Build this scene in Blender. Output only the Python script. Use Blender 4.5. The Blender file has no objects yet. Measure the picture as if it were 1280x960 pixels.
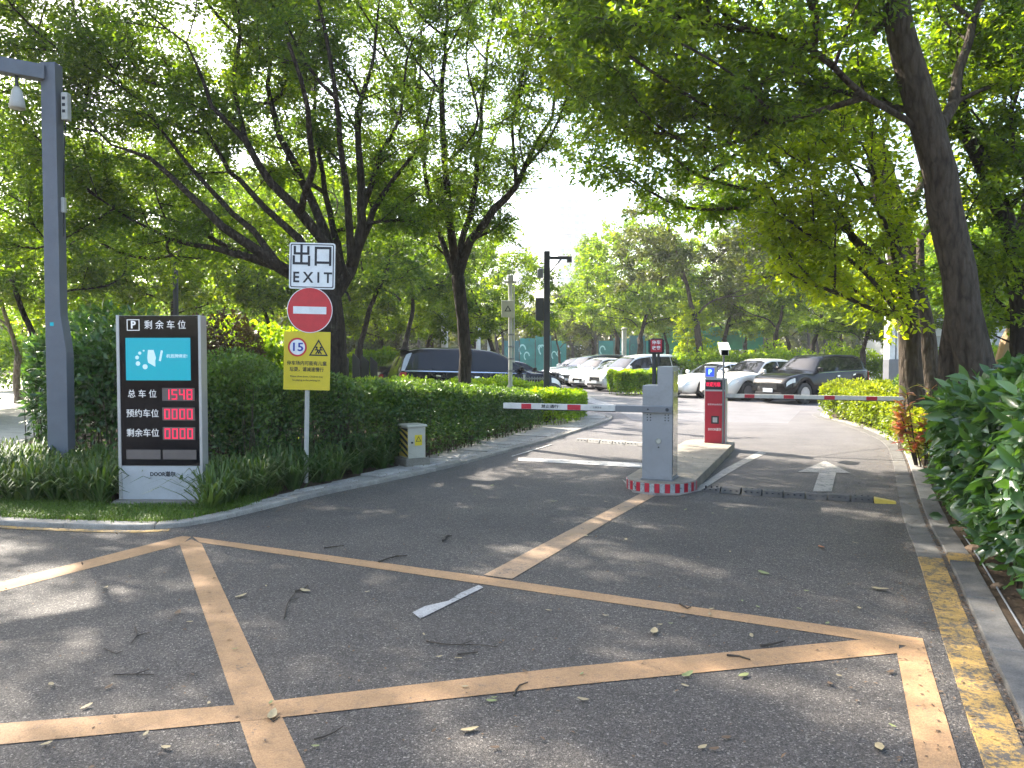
import bpy, math, random
import numpy as np
from mathutils import Vector, Matrix
R = math.radians
scene = bpy.context.scene
COL = scene.collection

# ------------------------------------------------------------------ camera, world, sun, exposure
F, HOR, H = 963.0, 445.0, 1.7            # focal length in photo pixels, horizon row, eye height
cam = bpy.data.cameras.new('camera'); camo = bpy.data.objects.new('camera', cam); COL.objects.link(camo)
cam.sensor_width = 36; cam.lens = F/1280*36; cam.clip_start = .05; cam.clip_end = 3000
camo.location = (0, 0, H); camo.rotation_euler = (math.pi/2 - math.atan((480-HOR)/F), 0, 0)
scene.camera = camo
SUN_AZ, SUN_EL = R(-47), R(40)
world = bpy.data.worlds.new('World'); scene.world = world; world.use_nodes = True
wn = world.node_tree
sky = wn.nodes.new('ShaderNodeTexSky'); sky.sky_type = 'NISHITA'; sky.sun_disc = False
sky.sun_elevation = SUN_EL; sky.sun_rotation = SUN_AZ; sky.air_density = 1.2; sky.dust_density = 3.0; sky.ozone_density = 1.0
wn.links.new(sky.outputs[0], wn.nodes['Background'].inputs[0]); wn.nodes['Background'].inputs[1].default_value = .15
sd = bpy.data.lights.new('sun', 'SUN'); sd.energy = 5.0; sd.angle = R(.53); sd.color = (1, .93, .82)
so = bpy.data.objects.new('sun', sd); COL.objects.link(so)
sv = Vector((math.sin(SUN_AZ)*math.cos(SUN_EL), math.cos(SUN_AZ)*math.cos(SUN_EL), math.sin(SUN_EL)))
so.rotation_euler = sv.to_track_quat('Z', 'Y').to_euler(); so.location = sv*60
scene.view_settings.view_transform = 'Standard'; scene.view_settings.look = 'None'
scene.view_settings.exposure = 2.1; scene.view_settings.gamma = 1
cy = scene.cycles
cy.max_bounces = 7; cy.diffuse_bounces = 4; cy.glossy_bounces = 3; cy.transmission_bounces = 4; cy.transparent_max_bounces = 6
cy.sample_clamp_indirect = 6; cy.caustics_reflective = False; cy.caustics_refractive = False
cy.use_denoising = True
try: cy.denoiser = 'OPENIMAGEDENOISE'
except Exception: pass
cy.use_adaptive_sampling = True; cy.adaptive_threshold = .02

# ------------------------------------------------------------------ helpers
def G(px, py, z=0.0):                     # photo pixel -> point on the horizontal plane z
    Y = (H-z)*F/(py-HOR); return Vector(((px-640)*Y/F, Y, z))
def P(px, py, Y):                         # photo pixel -> point at distance Y
    return Vector(((px-640)*Y/F, Y, H+(HOR-py)*Y/F))
def link(o, parent=None):
    COL.objects.link(o)
    if parent: o.parent = parent
    return o
def tag(o, label=None, cat=None, group=None, kind=None):
    if label: o['label'] = label
    if cat: o['category'] = cat
    if group: o['group'] = group
    if kind: o['kind'] = kind
    return o
def thing(name, label, cat, loc=(0, 0, 0), rz=0, group=None):
    o = bpy.data.objects.new(name, None); o.empty_display_size = .2; link(o)
    o.location = loc; o.rotation_euler = (0, 0, rz); return tag(o, label, cat, group)
def struct(name):
    o = bpy.data.objects.new(name, None); link(o); return tag(o, kind='structure')
def copy_tree(o, parent=None):
    c = o.copy(); COL.objects.link(c); c.parent = parent
    for ch in list(o.children): copy_tree(ch, c)
    return c
def npmesh(name, V, Fc, mat=None, attr=None, smooth=False):
    V = np.asarray(V, np.float32); Fc = np.asarray(Fc, np.int32); n, k = Fc.shape
    me = bpy.data.meshes.new(name)
    me.vertices.add(len(V)); me.vertices.foreach_set('co', V.ravel())
    me.loops.add(n*k); me.loops.foreach_set('vertex_index', Fc.ravel())
    me.polygons.add(n); me.polygons.foreach_set('loop_start', np.arange(0, n*k, k, dtype=np.int32))
    if smooth: me.polygons.foreach_set('use_smooth', np.ones(n, bool))
    if attr is not None:
        a = me.attributes.new('rnd', 'FLOAT', 'FACE'); a.data.foreach_set('value', np.asarray(attr, np.float32))
    if mat: me.materials.append(mat)
    me.update(calc_edges=True); return me
def ob(name, me, parent=None): return link(bpy.data.objects.new(name, me), parent)

class MB:                                 # collects simple solids, links them as ONE mesh
    def __init__(s): s.v = []; s.f = []; s.m = []; s.s = []; s.mi = 0; s.sm = False
    def add(s, vs, fs):
        b = len(s.v); s.v += [tuple(v) for v in vs]
        for f in fs: s.f.append(tuple(b+i for i in f)); s.m.append(s.mi); s.s.append(s.sm)
        return s
    def box(s, x0, x1, y0, y1, z0, z1, M=None):
        vs = [Vector((x, y, z)) for z in (z0, z1) for y in (y0, y1) for x in (x0, x1)]
        if M: vs = [M @ v for v in vs]
        return s.add(vs, [(0, 2, 3, 1), (4, 5, 7, 6), (0, 1, 5, 4), (2, 6, 7, 3), (0, 4, 6, 2), (1, 3, 7, 5)])
    def rbox(s, x0, x1, y0, y1, z0, z1, r=.01):   # box with chamfered vertical edges and top rim
        def ring(i, z):
            a, b, c, d = x0+i, x1-i, y0+i, y1-i; q = r
            return [(a+q, c, z), (b-q, c, z), (b, c+q, z), (b, d-q, z), (b-q, d, z), (a+q, d, z), (a, d-q, z), (a, c+q, z)]
        vs = ring(0, z0)+ring(0, z1-r)+ring(r*.7, z1)
        fs = [tuple(range(7, -1, -1)), tuple(range(16, 24))]
        for l in (0, 8):
            for i in range(8): fs.append((l+i, l+(i+1) % 8, l+8+(i+1) % 8, l+8+i))
        return s.add(vs, fs)
    def prism(s, pts, z0, z1):
        n = len(pts)
        vs = [(p[0], p[1], z0) for p in pts]+[(p[0], p[1], z1) for p in pts]
        fs = [tuple(range(n-1, -1, -1)), tuple(range(n, 2*n))]+[(i, (i+1) % n, n+(i+1) % n, n+i) for i in range(n)]
        return s.add(vs, fs)
    def prism_y(s, pts, y0, y1):          # outline in x,z extruded along y
        n = len(pts)
        vs = [(p[0], y0, p[1]) for p in pts]+[(p[0], y1, p[1]) for p in pts]
        fs = [tuple(range(n)), tuple(range(2*n-1, n-1, -1))]+[((i+1) % n, i, n+i, n+(i+1) % n) for i in range(n)]
        return s.add(vs, fs)
    def tube(s, pts, rad, n=8, caps=True):
        pts = [Vector(p) for p in pts]
        if not hasattr(rad, '__len__'): rad = [rad]*len(pts)
        vs = []; fs = []; up = None
        for i, p in enumerate(pts):
            t = (pts[min(i+1, len(pts)-1)]-pts[max(i-1, 0)]).normalized()
            if up is None: up = t.orthogonal().normalized()
            up = (up-t*up.dot(t)).normalized(); b = t.cross(up)
            for k in range(n):
                a = 2*math.pi*k/n; vs.append(p+(up*math.cos(a)+b*math.sin(a))*rad[i])
        for i in range(len(pts)-1):
            for k in range(n): fs.append((i*n+k, i*n+(k+1) % n, (i+1)*n+(k+1) % n, (i+1)*n+k))
        if caps: fs += [tuple(range(n-1, -1, -1)), tuple(range((len(pts)-1)*n, len(pts)*n))]
        return s.add(vs, fs)
    def lathe(s, prof, c, axis='z', n=16):        # prof: (r, h) list
        vs = []
        for r, h in prof:
            for k in range(n):
                a = 2*math.pi*k/n; x, y = r*math.cos(a), r*math.sin(a)
                v = {'z': (x, y, h), 'y': (x, h, y), 'x': (h, x, y)}[axis]
                vs.append((v[0]+c[0], v[1]+c[1], v[2]+c[2]))
        fs = [(i*n+k, i*n+(k+1) % n, (i+1)*n+(k+1) % n, (i+1)*n+k) for i in range(len(prof)-1) for k in range(n)]
        fs += [tuple(range(n)), tuple(range((len(prof)-1)*n, len(prof)*n))]
        return s.add(vs, fs)
    def build(s, name, mat, parent=None, bevel=0):
        me = bpy.data.meshes.new(name); me.from_pydata(s.v, [], s.f)
        for m in (mat if isinstance(mat, (list, tuple)) else [mat]): me.materials.append(m)
        me.polygons.foreach_set('material_index', s.m); me.polygons.foreach_set('use_smooth', s.s); me.update()
        o = ob(name, me, parent)
        if bevel:
            b = o.modifiers.new('b', 'BEVEL'); b.width = bevel; b.segments = 2; b.limit_method = 'ANGLE'
        return o
def box(name, mat, parent, *a, bevel=0): return MB().box(*a).build(name, mat, parent, bevel)

def text(name, body, size, mat, parent, loc, rot=(math.pi/2, 0, 0), bold=0, sx=1, align='CENTER', ext=.001):
    c = bpy.data.curves.new('t', 'FONT'); c.body = body; c.size = size; c.align_x = align; c.align_y = 'CENTER'
    c.resolution_u = 2; c.extrude = ext; c.offset = bold*size
    o = bpy.data.objects.new('t', c); COL.objects.link(o)
    me = bpy.data.meshes.new_from_object(o.evaluated_get(bpy.context.evaluated_depsgraph_get()))
    bpy.data.objects.remove(o); bpy.data.curves.remove(c)
    me.materials.clear(); me.materials.append(mat)
    n = ob(name, me, parent); n.location = loc; n.rotation_euler = rot; n.scale = (sx, 1, 1); return n

# ------------------------------------------------------------------ materials
class N:
    def __init__(s, name):
        s.m = bpy.data.materials.new(name); s.m.use_nodes = True; s.t = s.m.node_tree; s.n = s.t.nodes
        s.b = s.n['Principled BSDF']; s.out = s.n['Material Output']; s._co = None
    def new(s, k, **kw):
        x = s.n.new('ShaderNode'+k)
        for a, v in kw.items(): setattr(x, a, v)
        return x
    def L(s, a, b): s.t.links.new(a, b)
    def co(s, obj=False):
        if s._co is None: s._co = s.new('TexCoord' if obj else 'NewGeometry')
        return s._co.outputs['Object' if obj else 'Position']
    def noise(s, scale, det=3, rough=.6, obj=False, vec=None, dist=0):
        x = s.new('TexNoise'); x.inputs['Scale'].default_value = scale; x.inputs['Detail'].default_value = det
        x.inputs['Roughness'].default_value = rough; x.inputs['Distortion'].default_value = dist
        s.L(vec or s.co(obj), x.inputs['Vector']); return x.outputs['Fac']
    def vor(s, scale, out='Color', vec=None):
        x = s.new('TexVoronoi'); x.inputs['Scale'].default_value = scale; s.L(vec or s.co(), x.inputs['Vector']); return x.outputs[out]
    def ramp(s, fac, stops, mode='LINEAR'):
        x = s.new('ValToRGB'); e = x.color_ramp.elements; x.color_ramp.interpolation = mode
        while len(e) > 1: e.remove(e[0])
        e[0].position, e[0].color = stops[0][0], (*stops[0][1], 1) if len(stops[0][1]) == 3 else stops[0][1]
        for p, c in stops[1:]:
            k = e.new(p); k.color = (*c, 1)
        s.L(fac, x.inputs[0]); return x.outputs[0]
    def mix(s, fac, a, b, mode='MIX'):
        x = s.new('Mix', data_type='RGBA', blend_type=mode)
        for sock, v in ((x.inputs[0], fac), (x.inputs[6], a), (x.inputs[7], b)):
            if hasattr(v, 'default_value') or hasattr(v, 'is_linked'): s.L(v, sock)
            elif isinstance(v, (int, float)): sock.default_value = v
            else: sock.default_value = (*v, 1)
        return x.outputs[2]
    def math(s, op, a, b=None):
        x = s.new('Math', operation=op)
        for i, v in enumerate((a, b)):
            if v is None: continue
            if isinstance(v, (int, float)): x.inputs[i].default_value = v
            else: s.L(v, x.inputs[i])
        return x.outputs[0]
    def bump(s, h, strength=.5, dist=.01):
        x = s.new('Bump'); x.inputs['Strength'].default_value = strength; x.inputs['Distance'].default_value = dist
        s.L(h, x.inputs['Height']); s.L(x.outputs[0], s.b.inputs['Normal']); return x
    def set(s, col=None, rough=.6, metal=0, spec=.5):
        if col is not None:
            if hasattr(col, 'is_linked'): s.L(col, s.b.inputs['Base Color'])
            else: s.b.inputs['Base Color'].default_value = (*col, 1)
        if hasattr(rough, 'is_linked'): s.L(rough, s.b.inputs['Roughness'])
        else: s.b.inputs['Roughness'].default_value = rough
        s.b.inputs['Metallic'].default_value = metal; s.b.inputs['Specular IOR Level'].default_value = spec
        return s.m

def plain(name, col, rough=.5, metal=0, spec=.5, var=.12, scale=6, dirt=0, bump=0):
    n = N(name); f = n.noise(scale, 5, .65, obj=True)
    lo = tuple(c*(1-var) for c in col); hi = tuple(min(1, c*(1+var)) for c in col)
    c = n.ramp(f, [(.3, lo), (.7, hi)])
    if dirt:
        d = n.ramp(n.noise(scale*.7, 6, .75, obj=True, dist=.6), [(.5, (0, 0, 0)), (.72, (1, 1, 1))])
        c = n.mix(n.math('MULTIPLY', d, dirt), c, (.10, .085, .065))
    if bump: n.bump(n.noise(scale*12, 3, obj=True), bump, .004)
    return n.set(c, n.ramp(f, [(.2, (rough*.85,)*3), (.8, (min(1, rough*1.15),)*3)]), metal, spec)

def asphalt():
    n = N('asphalt'); g = n.vor(125); gr = n.vor(260)
    sp = n.new('SeparateColor'); n.L(g, sp.inputs[0]); sp2 = n.new('SeparateColor'); n.L(gr, sp2.inputs[0])
    base = n.ramp(sp.outputs[0], [(0, (.042, .037, .033)), (.55, (.078, .069, .062)), (.8, (.1, .089, .08)), (.93, (.135, .121, .108)), (.985, (.23, .208, .185))])
    fine = n.ramp(sp2.outputs[0], [(0, (.55, .55, .55)), (1, (1.35, 1.35, 1.35))])
    c = n.mix(1, base, fine, 'MULTIPLY')
    big = n.ramp(n.noise(.55, 5, .65), [(.32, (.78, .78, .79)), (.68, (1.25, 1.22, 1.18))])
    c = n.mix(1, c, big, 'MULTIPLY')
    oil = n.ramp(n.noise(1.7, 4, .6, dist=.7), [(.64, (0, 0, 0)), (.76, (1, 1, 1))])
    c = n.mix(n.math('MULTIPLY', oil, .55), c, (.03, .028, .028))
    dust = n.ramp(n.noise(3.3, 6, .8), [(.56, (0, 0, 0)), (.8, (1, 1, 1))])
    c = n.mix(n.math('MULTIPLY', dust, .42), c, (.17, .148, .125))
    far = n.new('SeparateXYZ'); n.L(n.co(), far.inputs[0])             # the drive blends into the paler car park colour with distance
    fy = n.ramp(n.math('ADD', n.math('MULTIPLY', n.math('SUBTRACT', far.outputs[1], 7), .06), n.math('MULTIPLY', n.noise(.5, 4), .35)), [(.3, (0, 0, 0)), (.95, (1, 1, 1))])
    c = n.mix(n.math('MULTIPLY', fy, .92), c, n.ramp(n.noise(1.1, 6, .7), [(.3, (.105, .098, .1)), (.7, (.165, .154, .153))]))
    h = n.vor(130, 'Distance'); n.bump(n.math('ADD', h, n.math('MULTIPLY', sp.outputs[1], .6)), .7, .006)
    return n.set(c, .78, 0, .35)
def lot():
    n = N('car_park_paving'); f = n.noise(1.1, 6, .7); sp = n.new('SeparateColor'); n.L(n.vor(60), sp.inputs[0])
    c = n.ramp(f, [(.3, (.105, .098, .1)), (.7, (.165, .154, .153))])
    c = n.mix(1, c, n.ramp(sp.outputs[0], [(0, (.8, .8, .8)), (1, (1.2, 1.2, 1.2))]), 'MULTIPLY')
    n.bump(sp.outputs[1], .3, .004); return n.set(c, .62, 0, .5)
def paint(name, col, wear=.5, under=(.07, .068, .07), edge=None):
    n = N(name); w = n.noise(7, 7, .8, dist=.4); k = n.noise(45, 4, .8)
    m = n.math('ADD', n.math('MULTIPLY', w, .6), n.math('MULTIPLY', k, .45))
    mask = n.ramp(m, [(.70-wear*.22, (1, 1, 1)), (.78-wear*.22, (0, 0, 0))])
    m2 = n.ramp(n.noise(18, 5, .8), [(.25, (.7, .7, .7)), (.5, (0, 0, 0))]); mask = n.mix(1, mask, n.ramp(m2, [(0, (1, 1, 1)), (1, (.35, .35, .35))]), 'MULTIPLY')
    tone = n.ramp(n.noise(2.3, 6, .7), [(.3, tuple(c*.8 for c in col)), (.7, tuple(min(1, c*1.12) for c in col))])
    sp = n.new('SeparateColor'); n.L(n.vor(170), sp.inputs[0])
    tone = n.mix(1, tone, n.ramp(sp.outputs[0], [(0, (.82, .82, .82)), (1, (1.12, 1.12, 1.12))]), 'MULTIPLY')
    c = n.mix(mask, under, tone); n.bump(n.vor(140, 'Distance'), .35, .004)
    return n.set(c, .7, 0, .35)
def concrete(name, a, b, joints=0):
    n = N(name); c = n.ramp(n.noise(4, 7, .72), [(.3, a), (.7, b)])
    d = n.ramp(n.noise(1.9, 6, .8, dist=.5), [(.5, (0, 0, 0)), (.75, (1, 1, 1))])
    c = n.mix(n.math('MULTIPLY', d, .5), c, (.09, .08, .065)); sp = n.new('SeparateColor'); n.L(n.vor(120), sp.inputs[0])
    c = n.mix(1, c, n.ramp(sp.outputs[0], [(0, (.85, .85, .85)), (1, (1.15, 1.15, 1.15))]), 'MULTIPLY')
    oi = n.new('ObjectInfo'); c = n.mix(1, c, n.ramp(oi.outputs['Random'], [(0, (.85, .85, .85)), (1, (1.14, 1.13, 1.1))]), 'MULTIPLY')
    n.bump(n.noise(60, 5, .8), .5, .006); return n.set(c, .85, 0, .3)
def soil():
    n = N('soil'); c = n.ramp(n.noise(9, 8, .8), [(.3, (.035, .025, .016)), (.55, (.08, .055, .035)), (.75, (.15, .105, .06))])
    n.bump(n.noise(30, 8, .8), 1, .03); return n.set(c, .95, 0, .2)
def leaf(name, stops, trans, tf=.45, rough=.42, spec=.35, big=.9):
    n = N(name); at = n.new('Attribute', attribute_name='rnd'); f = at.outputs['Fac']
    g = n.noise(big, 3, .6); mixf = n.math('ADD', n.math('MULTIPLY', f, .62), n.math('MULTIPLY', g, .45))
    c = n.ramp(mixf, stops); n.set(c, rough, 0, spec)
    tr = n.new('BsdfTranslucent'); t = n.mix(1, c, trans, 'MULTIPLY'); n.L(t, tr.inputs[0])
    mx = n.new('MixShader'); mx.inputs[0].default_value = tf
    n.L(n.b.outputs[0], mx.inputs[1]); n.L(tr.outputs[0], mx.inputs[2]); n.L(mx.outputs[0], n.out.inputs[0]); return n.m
def bark(name, a, b, sc=14, st=.9):
    n = N(name); mp = n.new('Mapping'); mp.inputs['Scale'].default_value = (1, 1, .28); n.L(n.co(), mp.inputs['Vector'])
    f = n.noise(sc, 8, .75, vec=mp.outputs[0], dist=.8); v = n.vor(sc*1.6, 'Distance', vec=mp.outputs[0])
    c = n.ramp(f, [(.3, a), (.7, b)]); li = n.ramp(n.noise(2.2, 5, .8), [(.6, (0, 0, 0)), (.75, (1, 1, 1))])
    c = n.mix(n.math('MULTIPLY', li, .35), c, (.2, .19, .15))
    cr = n.ramp(v, [(.0, (1, 1, 1)), (.55, (.9, .9, .9)), (.8, (.45, .43, .4))]); c = n.mix(.8, c, cr, 'MULTIPLY')
    n.bump(n.math('ADD', f, n.math('MULTIPLY', v, -.9)), st, .06); return n.set(c, .9, 0, .2)
def carpaint(name, col, metal=0, rough=.25, coat=.8):
    n = N(name); n.set(n.ramp(n.noise(3, 5, .7, obj=True), [(.3, tuple(c*.93 for c in col)), (.7, col)]), rough, metal, .5 if coat else .3)
    n.b.inputs['Coat Weight'].default_value = coat; n.b.inputs['Coat Roughness'].default_value = .06; return n.m
def glow(name, col, e):
    n = N(name); n.set(col, .3); n.b.inputs['Emission Color'].default_value = (*col, 1); n.b.inputs['Emission Strength'].default_value = e; return n.m

M = dict(
    asphalt=asphalt(), lot=lot(), soil=soil(),
    tan=paint('tan_road_paint', (.38, .225, .112), .42), lane=paint('faded_lane_paint', (.34, .225, .135), .6), yellow=paint('yellow_kerb_paint', (.40, .25, .075), .9, (.085, .075, .065)),
    white_paint=paint('white_road_paint', (.4, .385, .37), .7), old_paint=paint('old_white_paint', (.33, .305, .27), .75),
    pale=concrete('pale_concrete', (.2, .185, .17), (.33, .31, .28)), kerb=concrete('kerb_concrete', (.09, .085, .08), (.155, .148, .14)),
    slab=concrete('granite_slab', (.26, .245, .23), (.42, .395, .37)), path=concrete('path_concrete', (.34, .32, .3), (.5, .47, .43)),
    plinth=concrete('plinth_concrete', (.13, .12, .1), (.22, .2, .17)), island=concrete('island_concrete', (.19, .165, .135), (.33, .29, .235)),
    silver=plain('brushed_silver', (.42, .42, .43), .38, .55, var=.06, dirt=.15), grey_metal=plain('grey_painted_metal', (.17, .175, .19), .45, .3, var=.08, dirt=.25),
    cabinet=plain('cabinet_grey', (.27, .275, .29), .42, .35, var=.07, scale=3, dirt=.35), post=plain('blue_grey_post', (.12, .13, .155), .5, .1, var=.1, scale=4, dirt=.2),
    dark=plain('dark_metal', (.025, .028, .035), .5, .2), black=plain('black_plastic', (.02, .02, .022), .45), bump_rubber=plain('dusty_rubber', (.075, .07, .066), .85, bump=.6, scale=5, var=.3, dirt=.5), rubber=plain('rubber', (.028, .027, .027), .8, bump=.4, scale=9, dirt=.25),
    panel=plain('silver_white_panel', (.4, .41, .43), .4, .2, var=.06, dirt=.15), white=plain('white_enamel', (.72, .72, .72), .45, dirt=.12), red=plain('red_enamel', (.42, .012, .03), .42, var=.08, dirt=.12), sign_red=plain('sign_red', (.52, .03, .035), .5, var=.12, scale=9),
    sign_yellow=plain('sign_yellow', (.62, .47, .02), .5, var=.06, dirt=.08), ink=plain('black_ink', (.02, .02, .025), .6), ink_red=plain('red_ink', (.5, .03, .05), .6), ink_blue=plain('blue_ink', (.03, .05, .3), .6),
    pole=plain('pale_pole', (.42, .41, .38), .55, var=.12, scale=5, dirt=.3), box_cream=plain('cream_box', (.43, .41, .34), .6, dirt=.3, scale=4),
    yellow_box=plain('yellow_band', (.55, .4, .06), .6, dirt=.3), boom=plain('boom_white', (.55, .53, .5), .4, var=.1, scale=9, dirt=.3), chrome=plain('chrome', (.6, .6, .62), .18, 1, var=.04),
    rim=plain('alloy', (.42, .42, .44), .3, .8), kiosk_glass=plain('kiosk_glass', (.004, .004, .006), .04, 0, .28, var=.02), glass=plain('dark_glass', (.008, .009, .011), .05, 0, .45, var=.02), tail=plain('tail_red', (.35, .01, .015), .2, var=.05),
    lamp=plain('lamp_glass', (.5, .52, .55), .12, .3), plate=plain('plate_blue', (.5, .55, .6), .5), inner=plain('wheel_well', (.012, .012, .012), .9),
    screen=glow('screen_cyan', (.0, .27, .34), .14), screen_print=glow('screen_print', (.5, .65, .68), .1), led=glow('led_red', (.72, .012, .06), .36), led_panel=plain('led_panel', (.12, .095, .085), .6), print=glow('backlit_print', (.6, .6, .6), .12),
    blue_disp=glow('blue_display', (.02, .05, .75), .5), blue_dot=glow('blue_dots', (.2, .5, 1), .9),
    teal=plain('teal_hoarding', (.02, .2, .17), .6, scale=.6, var=.3), teal_dark=plain('teal_dark_print', (.02, .12, .13), .6), teal_pale=plain('pale_teal_print', (.3, .6, .55), .6),
    side_metal=plain('polished_side', (.5, .5, .48), .16, .9, var=.05), building=plain('pale_facade', (.72, .72, .72), .7, scale=.3, var=.08), window=plain('far_window', (.42, .45, .48), .3, scale=.5), green_net=plain('green_net', (.05, .28, .16), .8, scale=1, var=.2),  # facade and far window tones paled to stand in for distance haze
    wood=plain('pale_timber', (.42, .28, .15), .8, bump=.5), dry=plain('dry_leaf', (.34, .27, .15), .7, scale=20, var=.3), dry_green=plain('green_fallen_leaf', (.2, .22, .08), .6, scale=20, var=.2),
    dry_orange=plain('orange_leaf', (.45, .13, .03), .6), dry_brown=plain('brown_leaf', (.13, .08, .045), .8, scale=20, var=.3), twig=plain('twig_bark', (.05, .038, .028), .9, scale=30, var=.3), rock=plain('brown_stone', (.2, .13, .08), .9, bump=.8, scale=3, var=.3),
    car_white=carpaint('white_car_paint', (.68, .69, .7)), car_pearl=carpaint('pearl_car_paint', (.66, .63, .58)), car_black=carpaint('black_car_paint', (.008, .008, .01), 0, .14, 0),
    car_grey=carpaint('dark_grey_car_paint', (.007, .007, .008), 0, .14, 0), car_blue=carpaint('navy_car_paint', (.02, .03, .07)), car_silver=carpaint('silver_car_paint', (.4, .41, .43), .6),
    bark_dark=bark('dark_bark', (.022, .017, .013), (.075, .058, .045)), bark_brown=bark('brown_bark', (.045, .034, .026), (.125, .096, .072), 11, 1), bark_pale=bark('pale_bark', (.12, .1, .08), (.27, .23, .18)),
)
YG = (2.0, 2.0, .55)
LF = dict(
    fine=leaf('fine_green_leaf', [(.15, (.024, .052, .016)), (.5, (.05, .10, .024)), (.85, (.12, .19, .02))], (3.2, 2.8, .35), .58),
    dark=leaf('dark_glossy_leaf', [(.15, (.02, .044, .012)), (.5, (.06, .112, .018)), (.85, (.15, .22, .02))], (3.2, 2.8, .35), .62, .35, .4),
    bright=leaf('bright_green_leaf', [(.15, (.06, .11, .015)), (.5, (.10, .2, .02)), (.85, (.22, .33, .025))], (2.3, 2.0, .35), .6),
    olive=leaf('olive_leaf', [(.15, (.035, .05, .02)), (.5, (.075, .10, .03)), (.85, (.14, .16, .045))], (1.7, 1.6, .5), .45),
    lime=leaf('lime_leaf', [(.12, (.09, .14, .015)), (.45, (.19, .28, .02)), (.85, (.36, .44, .03))], (2.0, 1.8, .3), .64),
    hedge=leaf('hedge_leaf', [(.15, (.016, .042, .014)), (.5, (.045, .10, .026)), (.85, (.17, .26, .045))], (1.7, 1.7, .5), .35, .35, .5),
    big=leaf('broad_shrub_leaf', [(.15, (.012, .034, .014)), (.5, (.045, .105, .038)), (.85, (.10, .19, .055))], (2, 2, .5), .38, .28, .7),
    strap=leaf('strap_leaf', [(.15, (.03, .055, .02)), (.5, (.06, .11, .035)), (.85, (.13, .18, .06))], (1.7, 1.7, .5), .35, .55, .3),
    grass=leaf('lawn_grass', [(.15, (.04, .08, .012)), (.5, (.08, .15, .02)), (.85, (.15, .22, .03))], (1.5, 1.5, .5), .35),
    limehedge=leaf('yellow_hedge_leaf', [(.12, (.05, .09, .012)), (.45, (.13, .19, .018)), (.85, (.29, .33, .03))], (1.6, 1.5, .3), .45),
    red=leaf('croton_leaf', [(.1, (.12, .2, .03)), (.35, (.42, .42, .06)), (.58, (.5, .2, .08)), (.8, (.42, .07, .06)), (.95, (.6, .32, .24))], (1.4, 1.2, .6), .3, .3, .5, 3),
    purple=leaf('purple_shrub_leaf', [(.15, (.03, .02, .02)), (.5, (.08, .04, .035)), (.85, (.12, .09, .04))], (1.5, 1.3, .7), .3),
)

# ------------------------------------------------------------------ ground, roads, kerbs
def cat(pts, step=.25):                   # smooth polyline through points, resampled
    p = [np.array(q[:2], float) for q in pts]; p = [2*p[0]-p[1]]+p+[2*p[-1]-p[-2]]; out = []
    for i in range(1, len(p)-2):
        a, b, c, d = p[i-1:i+3]
        for t in np.linspace(0, 1, 24, endpoint=False):
            out.append(.5*((2*b)+(-a+c)*t+(2*a-5*b+4*c-d)*t*t+(-a+3*b-3*c+d)*t**3))
    out.append(p[-2]); out = np.array(out)
    s = np.r_[0, np.cumsum(np.linalg.norm(np.diff(out, axis=0), axis=1))]; n = max(2, int(s[-1]/step)+1)
    q = np.linspace(0, s[-1], n); return np.c_[np.interp(q, s, out[:, 0]), np.interp(q, s, out[:, 1])]
def nrm(p):                               # left-hand normals of a polyline
    t = np.gradient(p, axis=0); t /= np.linalg.norm(t, axis=1)[:, None]; return np.c_[-t[:, 1], t[:, 0]]
def strip(line, a, b, z0, z1, L, name, mat, parent, gap=.008, jit=.004, seed=1, wf=None):
    """pieces of kerb or paving laid end to end along a polyline, between offsets a and b to its left"""
    rng = random.Random(seed); s = np.r_[0, np.cumsum(np.linalg.norm(np.diff(line, axis=0), axis=1))]; nn = nrm(line)
    def at(q, o):
        x = np.array([np.interp(q, s, line[:, 0]), np.interp(q, s, line[:, 1])]); n = np.array([np.interp(q, s, nn[:, 0]), np.interp(q, s, nn[:, 1])]); return x+n*o
    q = 0
    while q < s[-1]-L*.5:
        l = L*rng.uniform(.93, 1.07); e = min(q+l, s[-1]); k = 1 if L < .5 else 3; dz = rng.uniform(-jit, jit)
        aa, bb = (a, b) if wf is None else wf((q+e)/2)
        qs = np.linspace(q+gap/2, e-gap/2, k+1)
        pts = [at(u, aa) for u in qs]+[at(u, bb) for u in qs[::-1]]
        if aa < bb: pts = pts[::-1]
        # chamfered top
        c = np.mean(pts, axis=0); n = len(pts); ins = [p+(c-p)/max(.01, np.linalg.norm(c-p))*.012 for p in pts]
        vs = [(*p, z0) for p in pts]+[(*p, z1+dz-.01) for p in pts]+[(*p, z1+dz) for p in ins]
        vs = [(x, y, z) for x, y, z in vs]
        fs = [tuple(range(2*n, 3*n))]+[(l0+i, l0+(i+1) % n, l0+n+(i+1) % n, l0+n+i) for l0 in (0, n) for i in range(n)]
        MB().add(vs, fs).build(name, mat(q) if callable(mat) else mat, parent); q = e
def sheet(name, pts, z, mat, parent=None, kind='structure'):
    me = bpy.data.meshes.new(name); me.from_pydata([(p[0], p[1], z) for p in pts], [], [tuple(range(len(pts)))]); me.materials.append(mat)
    me.update(); o = ob(name, me, parent)
    if me.polygons[0].normal.z < 0: me.flip_normals()
    if parent is None: tag(o, kind=kind)
    return o
sheet('ground', [(-600, -200), (600, -200), (600, 900), (-600, 900)], -.012, M['soil'])
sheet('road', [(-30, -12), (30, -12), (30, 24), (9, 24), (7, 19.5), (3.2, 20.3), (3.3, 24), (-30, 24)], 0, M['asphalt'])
sheet('car_park_road', [(3.3, 24), (3.2, 20.3), (7, 19.5), (9, 24), (30, 24), (30, 75), (-34, 75), (-34, 24)], 0, M['lot'])

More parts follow.
